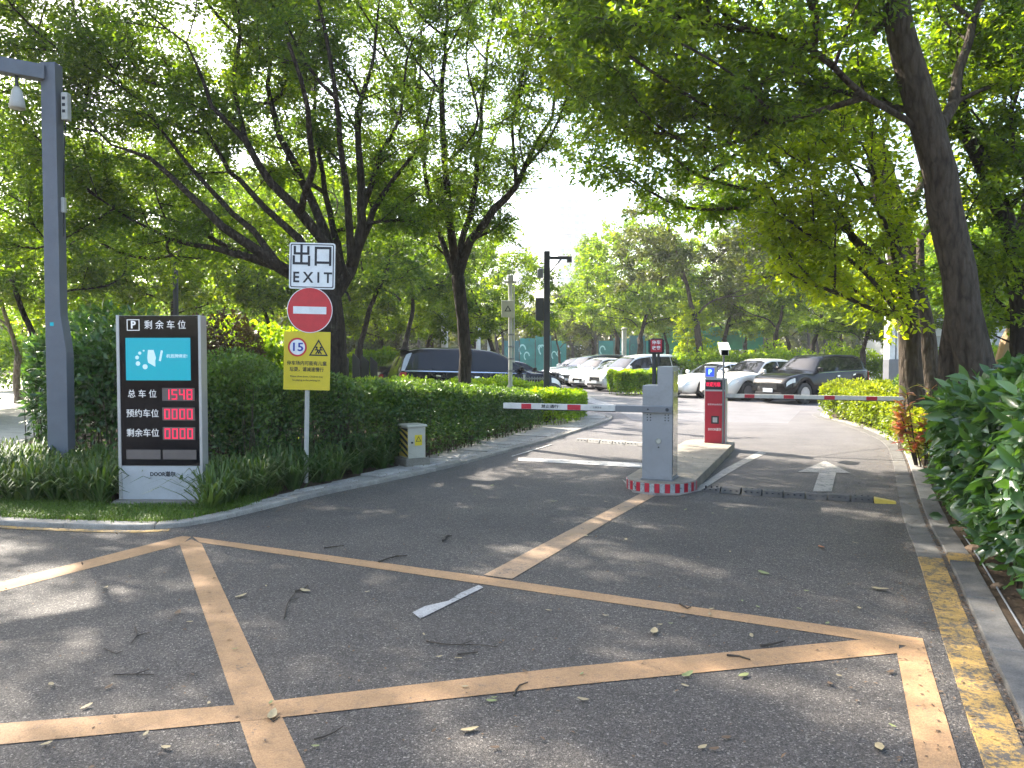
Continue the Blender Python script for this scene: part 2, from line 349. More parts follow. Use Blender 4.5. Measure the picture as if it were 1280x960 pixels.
left_edge = cat([(-14, 10.2), (-9, 8.7), (-6.6, 8.0), (-5.1, 7.68), (-4.2, 7.52), (-3.45, 7.5), (-3.0, 7.95), (-2.33, 9.3), (-1.72, 10.3), (-.97, 11.6), (-.2, 13.3), (.72, 15.3), (1.9, 18.3), (2.6, 20.3), (2.75, 21.6), (2.2, 22.7), (1.0, 23.2)])
right_edge = cat([(.2, -1), (2.03, 3.31), (3.47, 6.55), (4.27, 8.39), (6.95, 14.2), (7.8, 17), (8.2, 19.2), (8.42, 21.2), (8.95, 22.8), (10.4, 24.2), (14, 25.4), (20, 26.2), (30, 26.8)])
ln, rn = nrm(left_edge), nrm(right_edge)
lw = lambda y: np.interp(y, [8, 9.3, 12, 15, 19, 22], [.05, .16, .6, 1.1, 1.3, .55])
# planting beds: raised soil behind the kerbs
inner = left_edge+ln*(.2+lw(left_edge[:, 1]))[:, None]*np.where(left_edge[:, [0]] < -3.3, .75, 1)
bl = struct('left_planting_bed')
MB().prism([tuple(p) for p in left_edge[::-1]+ln[::-1]*.1]+[(-14, 23.2)], -.05, .035).build('soil_bed', M['soil'], bl)
br = struct('right_planting_bed')
MB().prism([tuple(p) for p in (right_edge-rn*.36)]+[(30, -3)], -.05, .024).build('soil_bed', M['soil'], br)
# left kerb: smooth concrete edge, then a verge of narrow slabs
kl = struct('left_kerb')
strip(left_edge, 0, .17, -.05, .05, .9, 'kerb_stone', lambda q: M['pale'], kl, seed=3)
vg = struct('slab_verge')
sl = left_edge[(left_edge[:, 1] > 8.2) & (left_edge[:, 0] > -3.1)]
ss = np.r_[0, np.cumsum(np.linalg.norm(np.diff(sl, axis=0), axis=1))]
strip(sl, 0, 0, -.05, .052, .34, 'paving_slab', M['slab'], vg, gap=.03, jit=.01, seed=4, wf=lambda q: (.18, .18+float(lw(np.interp(q, ss, sl[:, 1])))*(1 if q < ss[-1]-2.5 else .6)))
# right: flush gutter strip, gap of debris, raised kerb
gt = struct('right_gutter')
def ycol(pal, lim): return lambda q: M['yellow'] if q < lim else M[pal]
s_r = np.r_[0, np.cumsum(np.linalg.norm(np.diff(right_edge, axis=0), axis=1))]
q_y = float(np.interp(6.45, right_edge[:, 1], s_r))
strip(right_edge[right_edge[:, 1] < 25], 0, -.19, -.05, .006, 1.0, 'gutter_slab', ycol('kerb', q_y-.6), gt, seed=5, gap=.004, jit=.002)
kr = struct('right_kerb')
strip(right_edge[right_edge[:, 1] < 26.5], -.225, -.4, -.05, .034, 1.0, 'kerb_stone', lambda q: M['kerb'] if q < 10 else M['pale'], kr, seed=6)
# yellow band painted round the right kerb where the gutter paint ends
def along(line, s, q, o):
    n = nrm(line); return Vector((np.interp(q, s, line[:, 0])+np.interp(q, s, n[:, 0])*o, np.interp(q, s, line[:, 1])+np.interp(q, s, n[:, 1])*o, 0))
yb = [along(right_edge, s_r, q_y-.12+u, o) for u, o in ((0, -.224), (.24, -.224), (.24, -.402), (0, -.402))]
MB().prism([tuple(p) for p in yb][::-1], 0, .041).build('painted_band', M['yellow'], kr)
# left yellow line along the kerb
yl = left_edge[(left_edge[:, 0] < -3.3)]; yn = nrm(yl)
me = [(*(p-n*.03), .006) for p, n in zip(yl, yn)]+[(*(p-n*.13), .006) for p, n in zip(yl, yn)]
nn_ = len(yl); mk = struct('road_markings')
MB().add(me, [(i, i+nn_, i+nn_+1, i+1) for i in range(nn_-1)]).build('kerb_line', M['yellow'], mk)
lp = 0
def mark(name, px, mat, z=None):
    global lp; lp += 1
    me = bpy.data.meshes.new(name); v = [G(*p) for p in px]
    for q in v: q.z = .002+.0006*lp
    me.from_pydata(v, [], [tuple(range(len(v)))]); me.materials.append(mat); me.update()
    if me.polygons[0].normal.z < 0: me.flip_normals()
    return ob(name, me, mk)
mark('box_line', [(-700, 895), (-700, 924), (0, 741), (222, 683), (236, 673), (224, 672), (0, 729)], M['tan'])
mark('box_line', [(221, 682), (236, 676), (249, 682), (386, 990), (325, 992), (310, 960), (262, 806)], M['tan'])
mark('box_line', [(238, 673), (600, 723), (880, 764), (1160, 803), (1160, 815), (1098, 807), (860, 771), (600, 733), (246, 680)], M['tan'])
mark('box_line', [(0, 912), (288, 889), (700, 841), (1130, 800), (1130, 820), (1128, 822), (700, 865), (345, 905), (0, 939), (-700, 1008), (-700, 968)], M['tan'])
mark('box_line', [(1127, 818), (1160, 804), (1218, 990), (1162, 990)], M['tan'])
mark('lane_line', [(806, 616), (822, 620), (768, 650), (640, 727), (604, 722), (700, 671)], M['lane'])
mark('lane_line', [(598, 735), (604, 738), (566, 757), (524, 778), (514, 770), (530, 762), (560, 755), (575, 745)], M['white_paint'])
mark('island_line', [(858, 617), (880, 613), (905, 597), (930, 582), (960, 567), (950, 565), (926, 577), (905, 588), (880, 606), (850, 612)], M['old_paint'])
mark('island_line', [(778, 600), (792, 617), (818, 621), (850, 621), (880, 614), (858, 612), (795, 610)], M['old_paint'])
mark('stop_line', [(648, 573), (700, 575), (806, 580), (806, 586), (700, 580), (648, 577)], M['white_paint'])
mark('direction_arrow', [(1018, 616), (1042, 616), (1047, 592), (1066, 593), (1033, 577), (999, 591), (1026, 592)], M['old_paint'])
mark('bay_line', [(700, 474), (716, 486), (745, 500), (790, 512), (788, 515), (738, 504), (706, 489), (694, 475)], M['white_paint'])
for a in ([(716, 505), (760, 509), (758, 512), (714, 508)], [(690, 556), (690, 556.9), (640, 572), (639, 571)]): mark('bay_line', a, M['white_paint'])
# paved path at the far left with its edging
pe = cat([(-6.6, 9.4), (-8.84, 13.3), (-10.5, 17.2), (-13.5, 24), (-17, 34), (-20, 46), (-22, 60)], .4)
sheet('path', [tuple(p) for p in pe]+[(-60, 60), (-60, 9.4)], .042, M['path'])
ek = struct('path_edging'); strip(pe, -.12, 0, -.05, .075, .9, 'edging_stone', M['pale'], ek, seed=9)

# ------------------------------------------------------------------ vegetation builders
def leaves(name, C, D, Nn, L, W, mat, rnd, parent=None, full=False, fold=.18, kind='stuff', droop=.0):
    C, D, Nn = (np.asarray(x, float) for x in (C, D, Nn)); n = len(C)
    D = D/np.linalg.norm(D, axis=1)[:, None]; S = np.cross(D, Nn); S /= np.linalg.norm(S, axis=1)[:, None]+1e-9; U = np.cross(S, D)
    L = np.broadcast_to(L, n)[:, None]; W = np.broadcast_to(W, n)[:, None]
    if full:                              # six-sided leaf blade folded on its midrib, tip bent down
        q = [C, C+D*L*.28+S*W*.46+U*W*fold, C+D*L*.62+S*W*.42+U*W*fold-U*L*.05, C+D*L-U*L*.16, C+D*L*.62-S*W*.42+U*W*fold-U*L*.05, C+D*L*.28-S*W*.46+U*W*fold, C+D*L*.45]
        V = np.stack(q, 1).reshape(-1, 3); b = (np.arange(n)*7)[:, None]
        Fc = np.concatenate([b+np.array(t) for t in ((0, 1, 6), (1, 2, 6), (2, 3, 6), (3, 4, 6), (4, 5, 6), (5, 0, 6))], 1).reshape(-1, 3); at = np.repeat(rnd, 6)
    else:
        q = [C, C+D*L*.45+S*W*.5+U*W*fold, C+D*L-U*L*droop, C+D*L*.45-S*W*.5+U*W*fold]
        V = np.stack(q, 1).reshape(-1, 3); b = (np.arange(n)*4)[:, None]
        Fc = np.concatenate([b+np.array(t) for t in ((0, 1, 2), (0, 2, 3))], 1).reshape(-1, 3); at = np.repeat(rnd, 2)
    o = ob(name, npmesh(name, V, Fc, mat, at), parent)
    if kind: o['kind'] = kind
    return o
def unit(rng, n):
    v = rng.normal(size=(n, 3)); return v/np.linalg.norm(v, axis=1)[:, None]

def tree_mesh(seed, stems, blobs, n_clumps, per, leaf_len, matL, matB, clump_r=.45, r_tip=.008, base_r=None, spread=.62, expo=.5, wid=.42, rootz=0, twigs=5, hang=.25, flute=0, sides=8, gap=0):
    """stems: polylines [(x,y,z,r),...], the first is the trunk; blobs: crown ellipsoids (cx,cy,cz,rx,ry,rz,weight).
    Clump centres are joined to the nearest wood, so every spray of leaves hangs on a branch."""
    rng = np.random.default_rng(seed)
    pos, par, fix = [], [], []
    for st in stems:
        st = [np.array(p, float) for p in st]; prev = -1
        if pos:
            d = [np.linalg.norm(q-st[0][:3]) for q in pos]; prev = int(np.argmin(d))
        for i in range(len(st)):
            seg = 1 if i == 0 else max(1, int(np.linalg.norm(st[i][:3]-st[i-1][:3])/.3))
            for k in range(seg):
                t = 1 if i == 0 else (k+1)/seg
                q = st[i] if i == 0 else st[i-1]*(1-t)+st[i]*t
                j = rng.normal(0, .012, 3)*(0 if i == 0 else 1)
                pos.append(q[:3]+j); par.append(prev); fix.append(q[3]); prev = len(pos)-1
    n_fix = len(pos)
    w = np.array([b[6] for b in blobs]); w = w/w.sum(); cen = []; tries = 0
    mind = np.mean([min(b[3:6]) for b in blobs])*spread/(n_clumps**(1/3))*1.6
    while len(cen) < n_clumps and tries < n_clumps*30:
        tries += 1; b = blobs[rng.choice(len(blobs), p=w)]
        u = unit(rng, 1)[0]*rng.uniform(.25, 1)**.5; c = np.array(b[:3])+u*np.array(b[3:6])*rng.uniform(.9, 1.08)
        if cen and np.min(np.linalg.norm(np.array(cen)-c, axis=1)) < mind: mind *= .999; continue
        cen.append(c)
    cen = np.array(cen); root = pos[min(n_fix-1, 4)]
    plen = [0.0]*n_fix
    for i in range(n_fix): plen[i] = 0 if par[i] < 0 else plen[par[i]]+float(np.linalg.norm(pos[i]-pos[par[i]]))
    ends = []; lo = min(b[2]-b[5] for b in blobs)
    okn = [True if p[2] > lo-1.2 or i > len(stems[0])*1 and p[2] > rootz+1.6 else False for i, p in enumerate(pos)]
    allow = np.array(okn)
    if not allow.any(): allow[:] = True
    A = np.array(pos); PL = np.array(plen); AL = allow.copy()
    for c in cen[np.argsort(np.linalg.norm(cen-root, axis=1))]:
        d = np.linalg.norm(A-c, axis=1); below = np.maximum(0, A[:, 2]-c[2]+.1)
        cost = d+.32*PL+below*1.1+np.where(AL, 0, 1e3); k = int(np.argmin(cost)); p0 = A[k]
        pd = (A[k]-A[par[k]]) if par[k] >= 0 else np.array([0, 0, 1.]); pd = pd/(np.linalg.norm(pd)+1e-6)
        dist = np.linalg.norm(c-p0); m = max(1, int(dist/.32)); ctrl = p0+pd*dist*.35+np.array([0, 0, dist*.08]); prev = k; newp = []; lastp = p0
        for t in np.linspace(0, 1, m+1)[1:]:
            q = (1-t)**2*p0+2*t*(1-t)*ctrl+t*t*c+rng.normal(0, .035, 3)*(dist > .5)*(t < 1)
            newp.append(q); par.append(prev); fix.append(0); PL = np.append(PL, PL[prev]+np.linalg.norm(q-lastp)); lastp = q; prev = len(A)+len(newp)-1
        A = np.vstack([A, newp]); AL = np.append(AL, [True]*len(newp)); ends.append(prev)
    par = np.array(par); cnt = np.zeros(len(A))
    cnt[ends] += 1
    for i in range(len(A)-1, -1, -1):
        if par[i] >= 0: cnt[par[i]] += cnt[i]
    rad = np.maximum(r_tip, r_tip*np.maximum(cnt, 1)**expo)
    fx = np.array(fix); rad = np.where(fx > 0, fx, rad)
    rad = np.where(fx > 0, rad, np.minimum(rad, .038))
    for i in range(n_fix, len(A)): rad[i] = min(rad[i], rad[par[i]]*.85) if par[i] < n_fix else min(rad[i], rad[par[i]])
    kids = [[] for _ in A]
    for i in range(len(A)):
        if par[i] >= 0: kids[par[i]].append(i)
    chains = []; stack = [[i] for i in range(len(A)) if par[i] < 0]
    while stack:
        ch = stack.pop(); cur = ch[-1]
        while kids[cur]:
            ks = sorted(kids[cur], key=lambda k: -(cnt[k]+(1e5 if fx[k] > 0 and fx[cur] > 0 and abs(k-cur) == 1 else 0)))
            for k in ks[1:]: stack.append([cur, k])
            cur = ks[0]; ch.append(cur)
        chains.append(ch)
    par_ok = par >= 0
    for _ in range(3):
        B_ = A.copy()
        for i in range(n_fix, len(A)):
            if kids[i]:
                k = max(kids[i], key=lambda k: cnt[k]); B_[i] = .45*A[i]+.55*.5*(A[par[i]]+A[k])
        A = B_
    parts = {'trunk': [[], [], 0], 'branch': [[], [], 0]}; limbs = []
    ph = rng.uniform(0, 6.28, 3)
    for ch in chains:
        if len(ch) < 2: continue
        p = A[ch]; r = rad[ch].copy()
        if len(ch) > 1 and par[ch[0]] >= 0 and ch[0] < len(A): r[0] = min(r[0], r[1]*1.25)
        n = sides if r.max() > .09 else (6 if r.max() > .03 else 4)
        if par[ch[0]] < 0 and r.max() > .1: n = max(sides, 12)
        up = None; rings = []
        for i in range(len(p)):
            t = p[min(i+1, len(p)-1)]-p[max(i-1, 0)]; t /= np.linalg.norm(t)+1e-9
            if up is None: up = np.cross(t, [0.3, .9, .1]); up /= np.linalg.norm(up)
            up = up-t*up.dot(t); up /= np.linalg.norm(up)+1e-9; b = np.cross(t, up); a = np.arange(n)*2*np.pi/n
            rr = r[i]*(1+flute*(.55*np.sin(a*3+ph[0]+p[i][2]*.4)+.3*np.sin(a*5+ph[1]-p[i][2]*.9)+.25*np.sin(p[i][2]*4+a*2+ph[2]))) if n > 8 else r[i]
            rings.append(p[i]+(up[None]*np.cos(a)[:, None]+b[None]*np.sin(a)[:, None])*np.reshape(rr, (-1, 1)))
        if par[ch[0]] < 0: tgt = parts['trunk']
        elif fx[ch[1]] > 0: tgt = [[], [], 0]; limbs.append(tgt)
        else: tgt = parts['branch']
        base = tgt[2]; tgt[0].append(np.vstack(rings)); k = np.arange(n); i = np.arange(len(p)-1)[:, None]
        f = np.stack([base+i*n+k, base+i*n+(k+1) % n, base+(i+1)*n+(k+1) % n, base+(i+1)*n+k], -1).reshape(-1, 4); tgt[1].append(f); tgt[2] += len(p)*n
    # clumps: sprays of leaves on short twigs
    E = A[ends]; out = E-np.mean(cen, axis=0); out /= np.linalg.norm(out, axis=1)[:, None]+1e-6
    C = []; D = []; rn_ = []; Vt, Ft, base = parts['branch']
    for e, o in zip(E, out):
        ct = rng.uniform(.0, 1); pn = max(8, int(per*rng.uniform(.55, 1.35)))
        tw = unit(rng, twigs)*clump_r*rng.uniform(.7, 1.5, (twigs, 1)); tw[:, 2] *= .55; tw += o*clump_r*.35; tw[:, 2] += .05
        for w_ in tw:
            q = np.array([e, e+w_*.5+[0, 0, .04], e+w_]); nn3 = 3
            t = w_/np.linalg.norm(w_); u2 = np.cross(t, [.2, .3, .9]); u2 /= np.linalg.norm(u2); b2 = np.cross(t, u2); a = np.arange(3)*2.0944
            rg = np.vstack([x+(u2[None]*np.cos(a)[:, None]+b2[None]*np.sin(a)[:, None])*rr for x, rr in zip(q, (r_tip*.7, r_tip*.5, r_tip*.25))])
            Vt.append(rg); k = np.arange(3); i = np.arange(2)[:, None]
            Ft.append(np.stack([base+i*3+k, base+i*3+(k+1) % 3, base+(i+1)*3+(k+1) % 3, base+(i+1)*3+k], -1).reshape(-1, 4)); base += 9
        which = rng.integers(0, twigs, pn); s = rng.uniform(.15, 1.1, pn)[:, None]
        w_ = tw[which]; c = e+w_*s+rng.normal(0, clump_r*.16, (pn, 3))
        d = w_/np.linalg.norm(w_, axis=1)[:, None]*.5+unit(rng, pn)*.9; d[:, 2] = d[:, 2]*.6-hang
        C.append(c); D.append(d); rn_.append(np.clip(ct*.45+rng.uniform(0, .55, pn), 0, 1))
    C, D, rn_ = np.vstack(C), np.vstack(D), np.concatenate(rn_)
    Nn = unit(rng, len(C))*.75+[0, 0, .8]
    L = leaf_len*rng.uniform(.65, 1.25, len(C))
    D = D/np.linalg.norm(D, axis=1)[:, None]; S = np.cross(D, Nn); S /= np.linalg.norm(S, axis=1)[:, None]+1e-9; U = np.cross(S, D); L = L[:, None]; W = L*wid
    V = np.stack([C, C+D*L*.45+S*W*.5+U*W*.2, C+D*L, C+D*L*.45-S*W*.5+U*W*.2], 1).reshape(-1, 3); b = (np.arange(len(C))*4)[:, None]
    Fc = np.concatenate([b+np.array(t) for t in ((0, 1, 2), (0, 2, 3))], 1).reshape(-1, 3)
    mk_ = lambda nm, q: npmesh(nm, np.vstack(q[0]), np.vstack(q[1]), matB, None, True)
    return mk_('trunk', parts['trunk']), [mk_('limb', q) for q in limbs], mk_('branches', parts['branch']), npmesh('leaves', V, Fc, matL, np.repeat(rn_, 2))
def plant_tree(name, label, mm, loc=(0, 0, 0), rz=0, sc=1, group=None, cat_='tree'):
    t = thing(name, label, cat_, loc, rz, group); t.scale = (sc, sc, sc)
    ob('trunk', mm[0], t)
    for q in mm[1]: ob('limb', q, t)
    for nm, q in (('branchwork', mm[2]), ('crown', mm[3])): ob(nm, q, t)['kind'] = 'stuff'
    return t

def PS(pts, Y0):                          # stem written as (px, py, Y, r)
    return [(*P(a, b, Y0+dy), r) for a, b, dy, r in pts]

# ------------------------------------------------------------------ trees
B = lambda px, py, Y, rx, ry, rz, w=1: (*P(px, py, Y), rx, ry, rz, w)
# big spreading tree behind the signs
t1 = [PS([(418, 576, 0, .25), (418, 520, 0, .23), (417, 450, 0, .21), (416, 400, 0, .21), (412, 372, 0, .22)], 12.5),
      PS([(412, 374, 0, 0.136), (385, 352, -.2, 0.120), (350, 334, -.5, 0.096), (320, 312, -.8, 0.080), (280, 284, -.9, 0.064), (240, 244, -.9, 0.048), (190, 200, -.8, 0.032), (145, 185, -.7, 0.016)], 12.5),
      PS([(414, 376, 0, 0.136), (432, 345, .1, 0.112), (402, 297, -.2, 0.088), (372, 262, -.3, 0.080), (340, 232, -.5, 0.064), (310, 180, -.7, 0.048), (270, 138, -1, 0.032), (240, 60, -1.1, 0.016)], 12.5),
      PS([(425, 352, .1, 0.096), (412, 300, .3, 0.080), (382, 232, .6, 0.068), (352, 172, .9, 0.056), (338, 112, 1.1, 0.040), (345, 60, 1.3, 0.024), (330, -40, 1.3, 0.016)], 12.5),
      PS([(416, 372, 0, 0.128), (440, 338, .3, 0.104), (454, 282, .5, 0.080), (452, 215, .7, 0.064), (448, 145, .8, 0.048), (466, 95, 1, 0.032), (480, 0, 1, 0.016)], 12.5),
      PS([(455, 262, .6, 0.056), (480, 192, 1, 0.040), (502, 148, 1.4, 0.028), (515, 60, 1.5, 0.016)], 12.5),
      PS([(440, 340, .3, 0.072), (437, 262, 0, 0.064), (426, 180, -.4, 0.048), (420, 100, -.8, 0.036), (400, 0, -1, 0.024)], 12.5),
      PS([(360, 340, -.4, 0.064), (310, 322, 0, 0.052), (262, 296, .4, 0.040), (230, 280, .6, 0.024), (190, 268, .8, 0.016)], 12.5),
      PS([(378, 268, -.3, 0.056), (392, 210, -1, 0.048), (388, 140, -1.6, 0.036), (365, 60, -2, 0.024)], 12.5),
      PS([(400, 345, -.2, .08), (375, 300, -.2, .065), (335, 262, 0, .05), (290, 215, .2, .038), (250, 150, .3, .025), (215, 90, .3, .015)], 12.5),
      PS([(430, 345, .4, .08), (418, 290, .8, .06), (405, 220, 1.1, .045), (395, 150, 1.3, .035), (400, 70, 1.4, .02)], 12.5),
      PS([(446, 320, .5, .07), (468, 265, .9, .055), (495, 225, 1.3, .04), (530, 180, 1.6, .028), (545, 110, 1.7, .018)], 12.5),
      PS([(352, 334, -.5, .07), (318, 290, -.4, .055), (270, 245, -.3, .042), (225, 190, -.3, .03), (180, 130, -.2, .018)], 12.5),
      PS([(330, 325, -.4, .06), (270, 312, -.2, .045), (215, 300, 0, .032), (165, 275, .2, .02)], 12.5)]
b1 = [B(150, 175, 12.9, 2.2, 1.5, 1.4, 1.1), B(300, 110, 12.9, 2.8, 2.4, 1.6, 1.8), B(210, 20, 12.6, 3.0, 1.9, 1.6, 1.5), B(430, 60, 14.1, 2.4, 2.4, 2.0, 1.4), B(300, -150, 12, 4.2, 3.6, 1.6, 1.6),
      B(240, 300, 13.6, 1.9, 1.6, .7, .55), B(500, 220, 14, 1.2, 1.5, 1.6, .5), B(420, 240, 14.5, 1.6, 1.2, 1.2, .4), B(60, 90, 13.4, 2.4, 1.6, 1.6, .9), B(60, 260, 13, 1.6, 1.1, 1.0, .4), B(330, 190, 15.5, 3.2, 1.3, 1.7, 1.1), B(180, 230, 14.5, 2, 1.2, 1.2, .7), B(140, -110, 11.5, 3.0, 2.0, 1.2, 1.1)]
plant_tree('spreading_tree', 'big dark tree with many spreading limbs behind the exit signs', tree_mesh(11, t1, b1, 540, 370, .088, LF['fine'], M['bark_dark'], .5, .0085, wid=.42, spread=.75))
# slender forked tree in front of the black van
t2 = [PS([(580, 554, 0, .15), (582, 470, 0, .125), (579, 400, 0, .12), (573, 345, 0, .13)], 15),
      PS([(573, 346, 0, .1), (588, 302, 0, .085), (618, 262, .1, .075), (645, 235, .2, .06), (665, 190, .3, .045), (690, 150, .4, .035), (700, 70, .5, .02)], 15),
      PS([(572, 345, 0, .09), (562, 280, -.2, .08), (556, 205, -.3, .065), (553, 120, -.4, .05), (560, 30, -.5, .03)], 15),
      PS([(575, 315, 0, .07), (592, 250, .4, .06), (600, 180, .6, .05), (610, 60, .8, .03)], 15),
      PS([(568, 340, 0, .07), (548, 290, .4, .06), (530, 205, .8, .045), (520, 100, 1, .03)], 15),
      PS([(645, 235, .2, .04), (640, 160, .5, .03), (655, 80, .8, .02)], 15)]
b2 = [B(600, 90, 15, 2.2, 2, 2.2, 1.6), B(560, -40, 15, 3, 2.5, 1.8, 1.2), B(690, 130, 15.3, .9, 1, 1.1, .55), B(700, 20, 15, 1.2, 1.2, 1.3, .6), B(540, 250, 15.5, .9, 1, 1.1, .5), B(615, 240, 16, .6, .8, 1.0, .35), B(640, 290, 15.5, .35, .5, .6, .12), B(650, 60, 16, 1.6, 1.2, 1.4, .6), B(570, 180, 16, 1.1, 1, 1.3, .5)]
plant_tree('slender_tree', 'slender forked tree with thin sparse crown before the black van', tree_mesh(12, t2, b2, 290, 260, .088, LF['fine'], M['bark_dark'], .42, .008, wid=.38, spread=.95))
# leaning hero tree on the right with its second stem
t3 = [PS([(1232, 580, 0, 0.331), (1226, 500, 0, 0.258), (1218, 450, 0, 0.221), (1203, 385, 0, 0.207), (1186, 300, 0, 0.201), (1168, 220, 0, 0.195), (1150, 150, 0, 0.190), (1124, 75, 0, 0.170), (1110, 0, 0, 0.156), (1100, -70, 0, 0.129), (1070, -190, -.3, 0.083)], 9.6),
      PS([(1112, 20, 0, .06), (1080, 50, .4, .05), (1040, 66, .6, .042), (1000, 80, .4, .038), (955, 104, .2, .032), (915, 155, 0, .024), (905, 185, 0, .015)], 9.6),
      PS([(1108, -20, 0, .09), (1020, -50, -.3, .07), (930, -60, -.7, .055), (830, -40, -1.1, .04), (740, -10, -1.3, .025)], 9.6),
      PS([(1104, -60, 0, .1), (1180, -120, .5, .07), (1260, -150, .8, .04)], 9.6),
      PS([(1158, 180, .1, .08), (1182, 130, .5, .07), (1200, 60, .7, .055), (1225, -20, .8, .035)], 9.6),
      PS([(1190, 580, .4, .2), (1188, 500, .4, .165), (1189, 440, .4, .15), (1194, 400, .25, .14), (1200, 350, .1, .1)], 9.6)]
b3 = [B(970, -10, 9.3, 1.7, 1.7, 1.0, 1.4), B(850, 40, 9, 1.7, 1.7, 1.0, 1.2), B(1060, -190, 9.6, 3.0, 3.0, 1.3, 1.3), B(860, -140, 8.8, 2.6, 2.4, 1.5, 1.2), B(1260, 10, 10.6, 1.2, 1.2, 1.6, .8), B(900, 150, 9.6, .9, .9, .6, .4), B(740, 0, 9.2, 1.0, 1.1, .9, .6), B(1020, 110, 10.4, .9, .7, .6, .4), B(800, 130, 10, .8, .7, .7, .35), B(1190, -60, 11, 1.6, 1.2, 1.2, .6)]
plant_tree('leaning_tree', 'slim leaning brown trunk rising out of the top edge at the right', tree_mesh(13, t3, b3, 340, 205, .105, LF['dark'], M['bark_brown'], .42, .007, wid=.45, spread=.85, flute=.07, sides=12))
# tree arching over the lane with glowing leaves
t5 = [PS([(1172, 545, 0, .24), (1166, 480, 0, .18), (1160, 430, 0, .165), (1150, 385, 0, .155), (1128, 290, 0, .14), (1096, 190, 0, .12), (1040, 110, -.4, .1), (960, 60, -1, .08), (880, 50, -1.6, .05), (800, 60, -2, .03)], 15.2),
      PS([(1040, 110, -.4, .07), (990, 150, -.8, .06), (940, 180, -1.2, .045), (890, 215, -1.5, .03)], 15.2),
      PS([(960, 60, -1, .05), (905, 110, -1.5, .04), (850, 150, -1.8, .03), (810, 190, -2, .02)], 15.2),
      PS([(1128, 290, 0, .09), (1150, 220, .6, .07), (1170, 150, .8, .05), (1180, 60, .8, .03)], 15.2)]
b5 = [B(860, 130, 13.4, 1.5, 1.2, 1.1, 1.1), B(930, 200, 13.8, 1.2, 1, 1.0, .9), B(790, 190, 13.4, .75, .8, .8, .35), B(800, 70, 13, 1.3, 1.2, 1.1, .8), B(900, 20, 13.8, 1.8, 1.4, 1.3, 1), B(870, 250, 14, .8, .8, .6, .35), B(1000, 130, 14.6, 1.2, 1, 1.1, .7), B(1180, 90, 16, 1.5, 1.2, 1.6, .7), B(760, -20, 13, 1.3, 1.2, 1.2, .6), B(742, 150, 13.2, .6, .8, .9, .3)]
plant_tree('arching_tree', 'tree whose yellow-green boughs arch over the lane toward the sky gap', tree_mesh(17, t5, b5, 230, 140, .11, LF['bright'], M['bark_brown'], .42, .007, wid=.46, spread=.85, flute=.05))
# lit tree beyond the right hedge
t4 = [PS([(1146, 560, 0, .27), (1142, 480, 0, .20), (1138, 440, 0, .185), (1132, 375, 0, .18), (1114, 300, 0, .14), (1096, 250, 0, .12), (1086, 200, 0, .1), (1076, 110, 0, .06)], 13.6),
      PS([(1122, 350, 0, .1), (1100, 335, -.3, .095), (1080, 315, -.6, .08), (1062, 296, -.8, .065), (1048, 262, -1, .04), (1020, 235, -1.2, .02)], 13.6),
      PS([(1132, 380, 0, .08), (1147, 340, .2, .07), (1148, 300, .4, .065), (1162, 275, .5, .05), (1180, 230, .6, .03)], 13.6)]
b4 = [B(1030, 220, 12.2, 1.1, 1, 1.2, 1), B(1060, 300, 12.6, 1.1, .9, 1.0, .9), B(1000, 330, 12.8, .7, .7, .8, .5), B(1080, 160, 13, 1.1, 1, 1.1, .6), B(1120, 380, 13, .35, .4, .6, .2), B(985, 240, 12.4, .6, .6, .8, .4), B(1200, 200, 15, 1.2, 1.2, 1.5, .5), B(1090, 365, 12.8, .5, .5, .35, .25)]
plant_tree('sunlit_tree', 'tree with bright yellow-green leaves rising behind the yellow-green hedge', tree_mesh(14, t4, b4, 190, 85, .125, LF['lime'], M['bark_brown'], .40, .008, wid=.5, spread=.9, flute=.06, sides=10))
t9 = [PS([(1285, 540, 0, .2), (1276, 460, 0, .15), (1273, 380, 0, .14), (1262, 300, 0, .13), (1236, 238, 0, .13), (1206, 175, -.2, .11), (1186, 110, -.4, .07)], 11.5),
      PS([(1266, 310, 0, .1), (1290, 220, .3, .08), (1310, 130, .5, .05)], 11.5)]
b9 = [B(1240, 250, 11, .8, 1, 1.2, .9), B(1220, 350, 12, .7, .8, .9, .6), B(1250, 130, 11, 1.2, 1, 1.2, 1), B(1300, 60, 11, 1.6, 1.4, 1.6, .8)]
plant_tree('dark_trunk_tree', 'dark thin trunked tree at the right edge bending over the leaning trunk', tree_mesh(15, t9, b9, 110, 240, .10, LF['dark'], M['bark_dark'], .4, .009, wid=.45, spread=.9))
# shade tree left of the lamp post; unseen high crown clumps added for foreground shade
plant_tree('corner_tree', 'leafy dark tree whose boughs fill the top left corner', tree_mesh(16, [[(-11.5, 12, 0, .25), (-11.4, 12, 2.6, .2), (-10.8, 11.5, 4.2, .16), (-10.2, 12.4, 6, .1), (-9.6, 12.8, 7.6, .05)], [(-11.4, 12, 2.8, .15), (-12.5, 12.6, 5, .1), (-13, 13, 7, .06)]],
    [(-10, 13.6, 7.2, 3, 1.9, 2.4, 1.4), (-12.8, 13, 7, 2.8, 2.8, 2.2, 1), (-9, 12.6, 9.3, 2.6, 2.6, 1.6, 1), (-12.5, 9, 7.4, 2.6, 2.4, 1.8, .8), (-8.6, 11.0, 8.8, 2.4, 2.2, 1.3, 1.1), (-10.2, 9.4, 8.2, 1.8, 1.8, 1.2, .8)], 290, 300, .10, LF['fine'], M['bark_dark'], .5, .009, wid=.4, spread=.9))

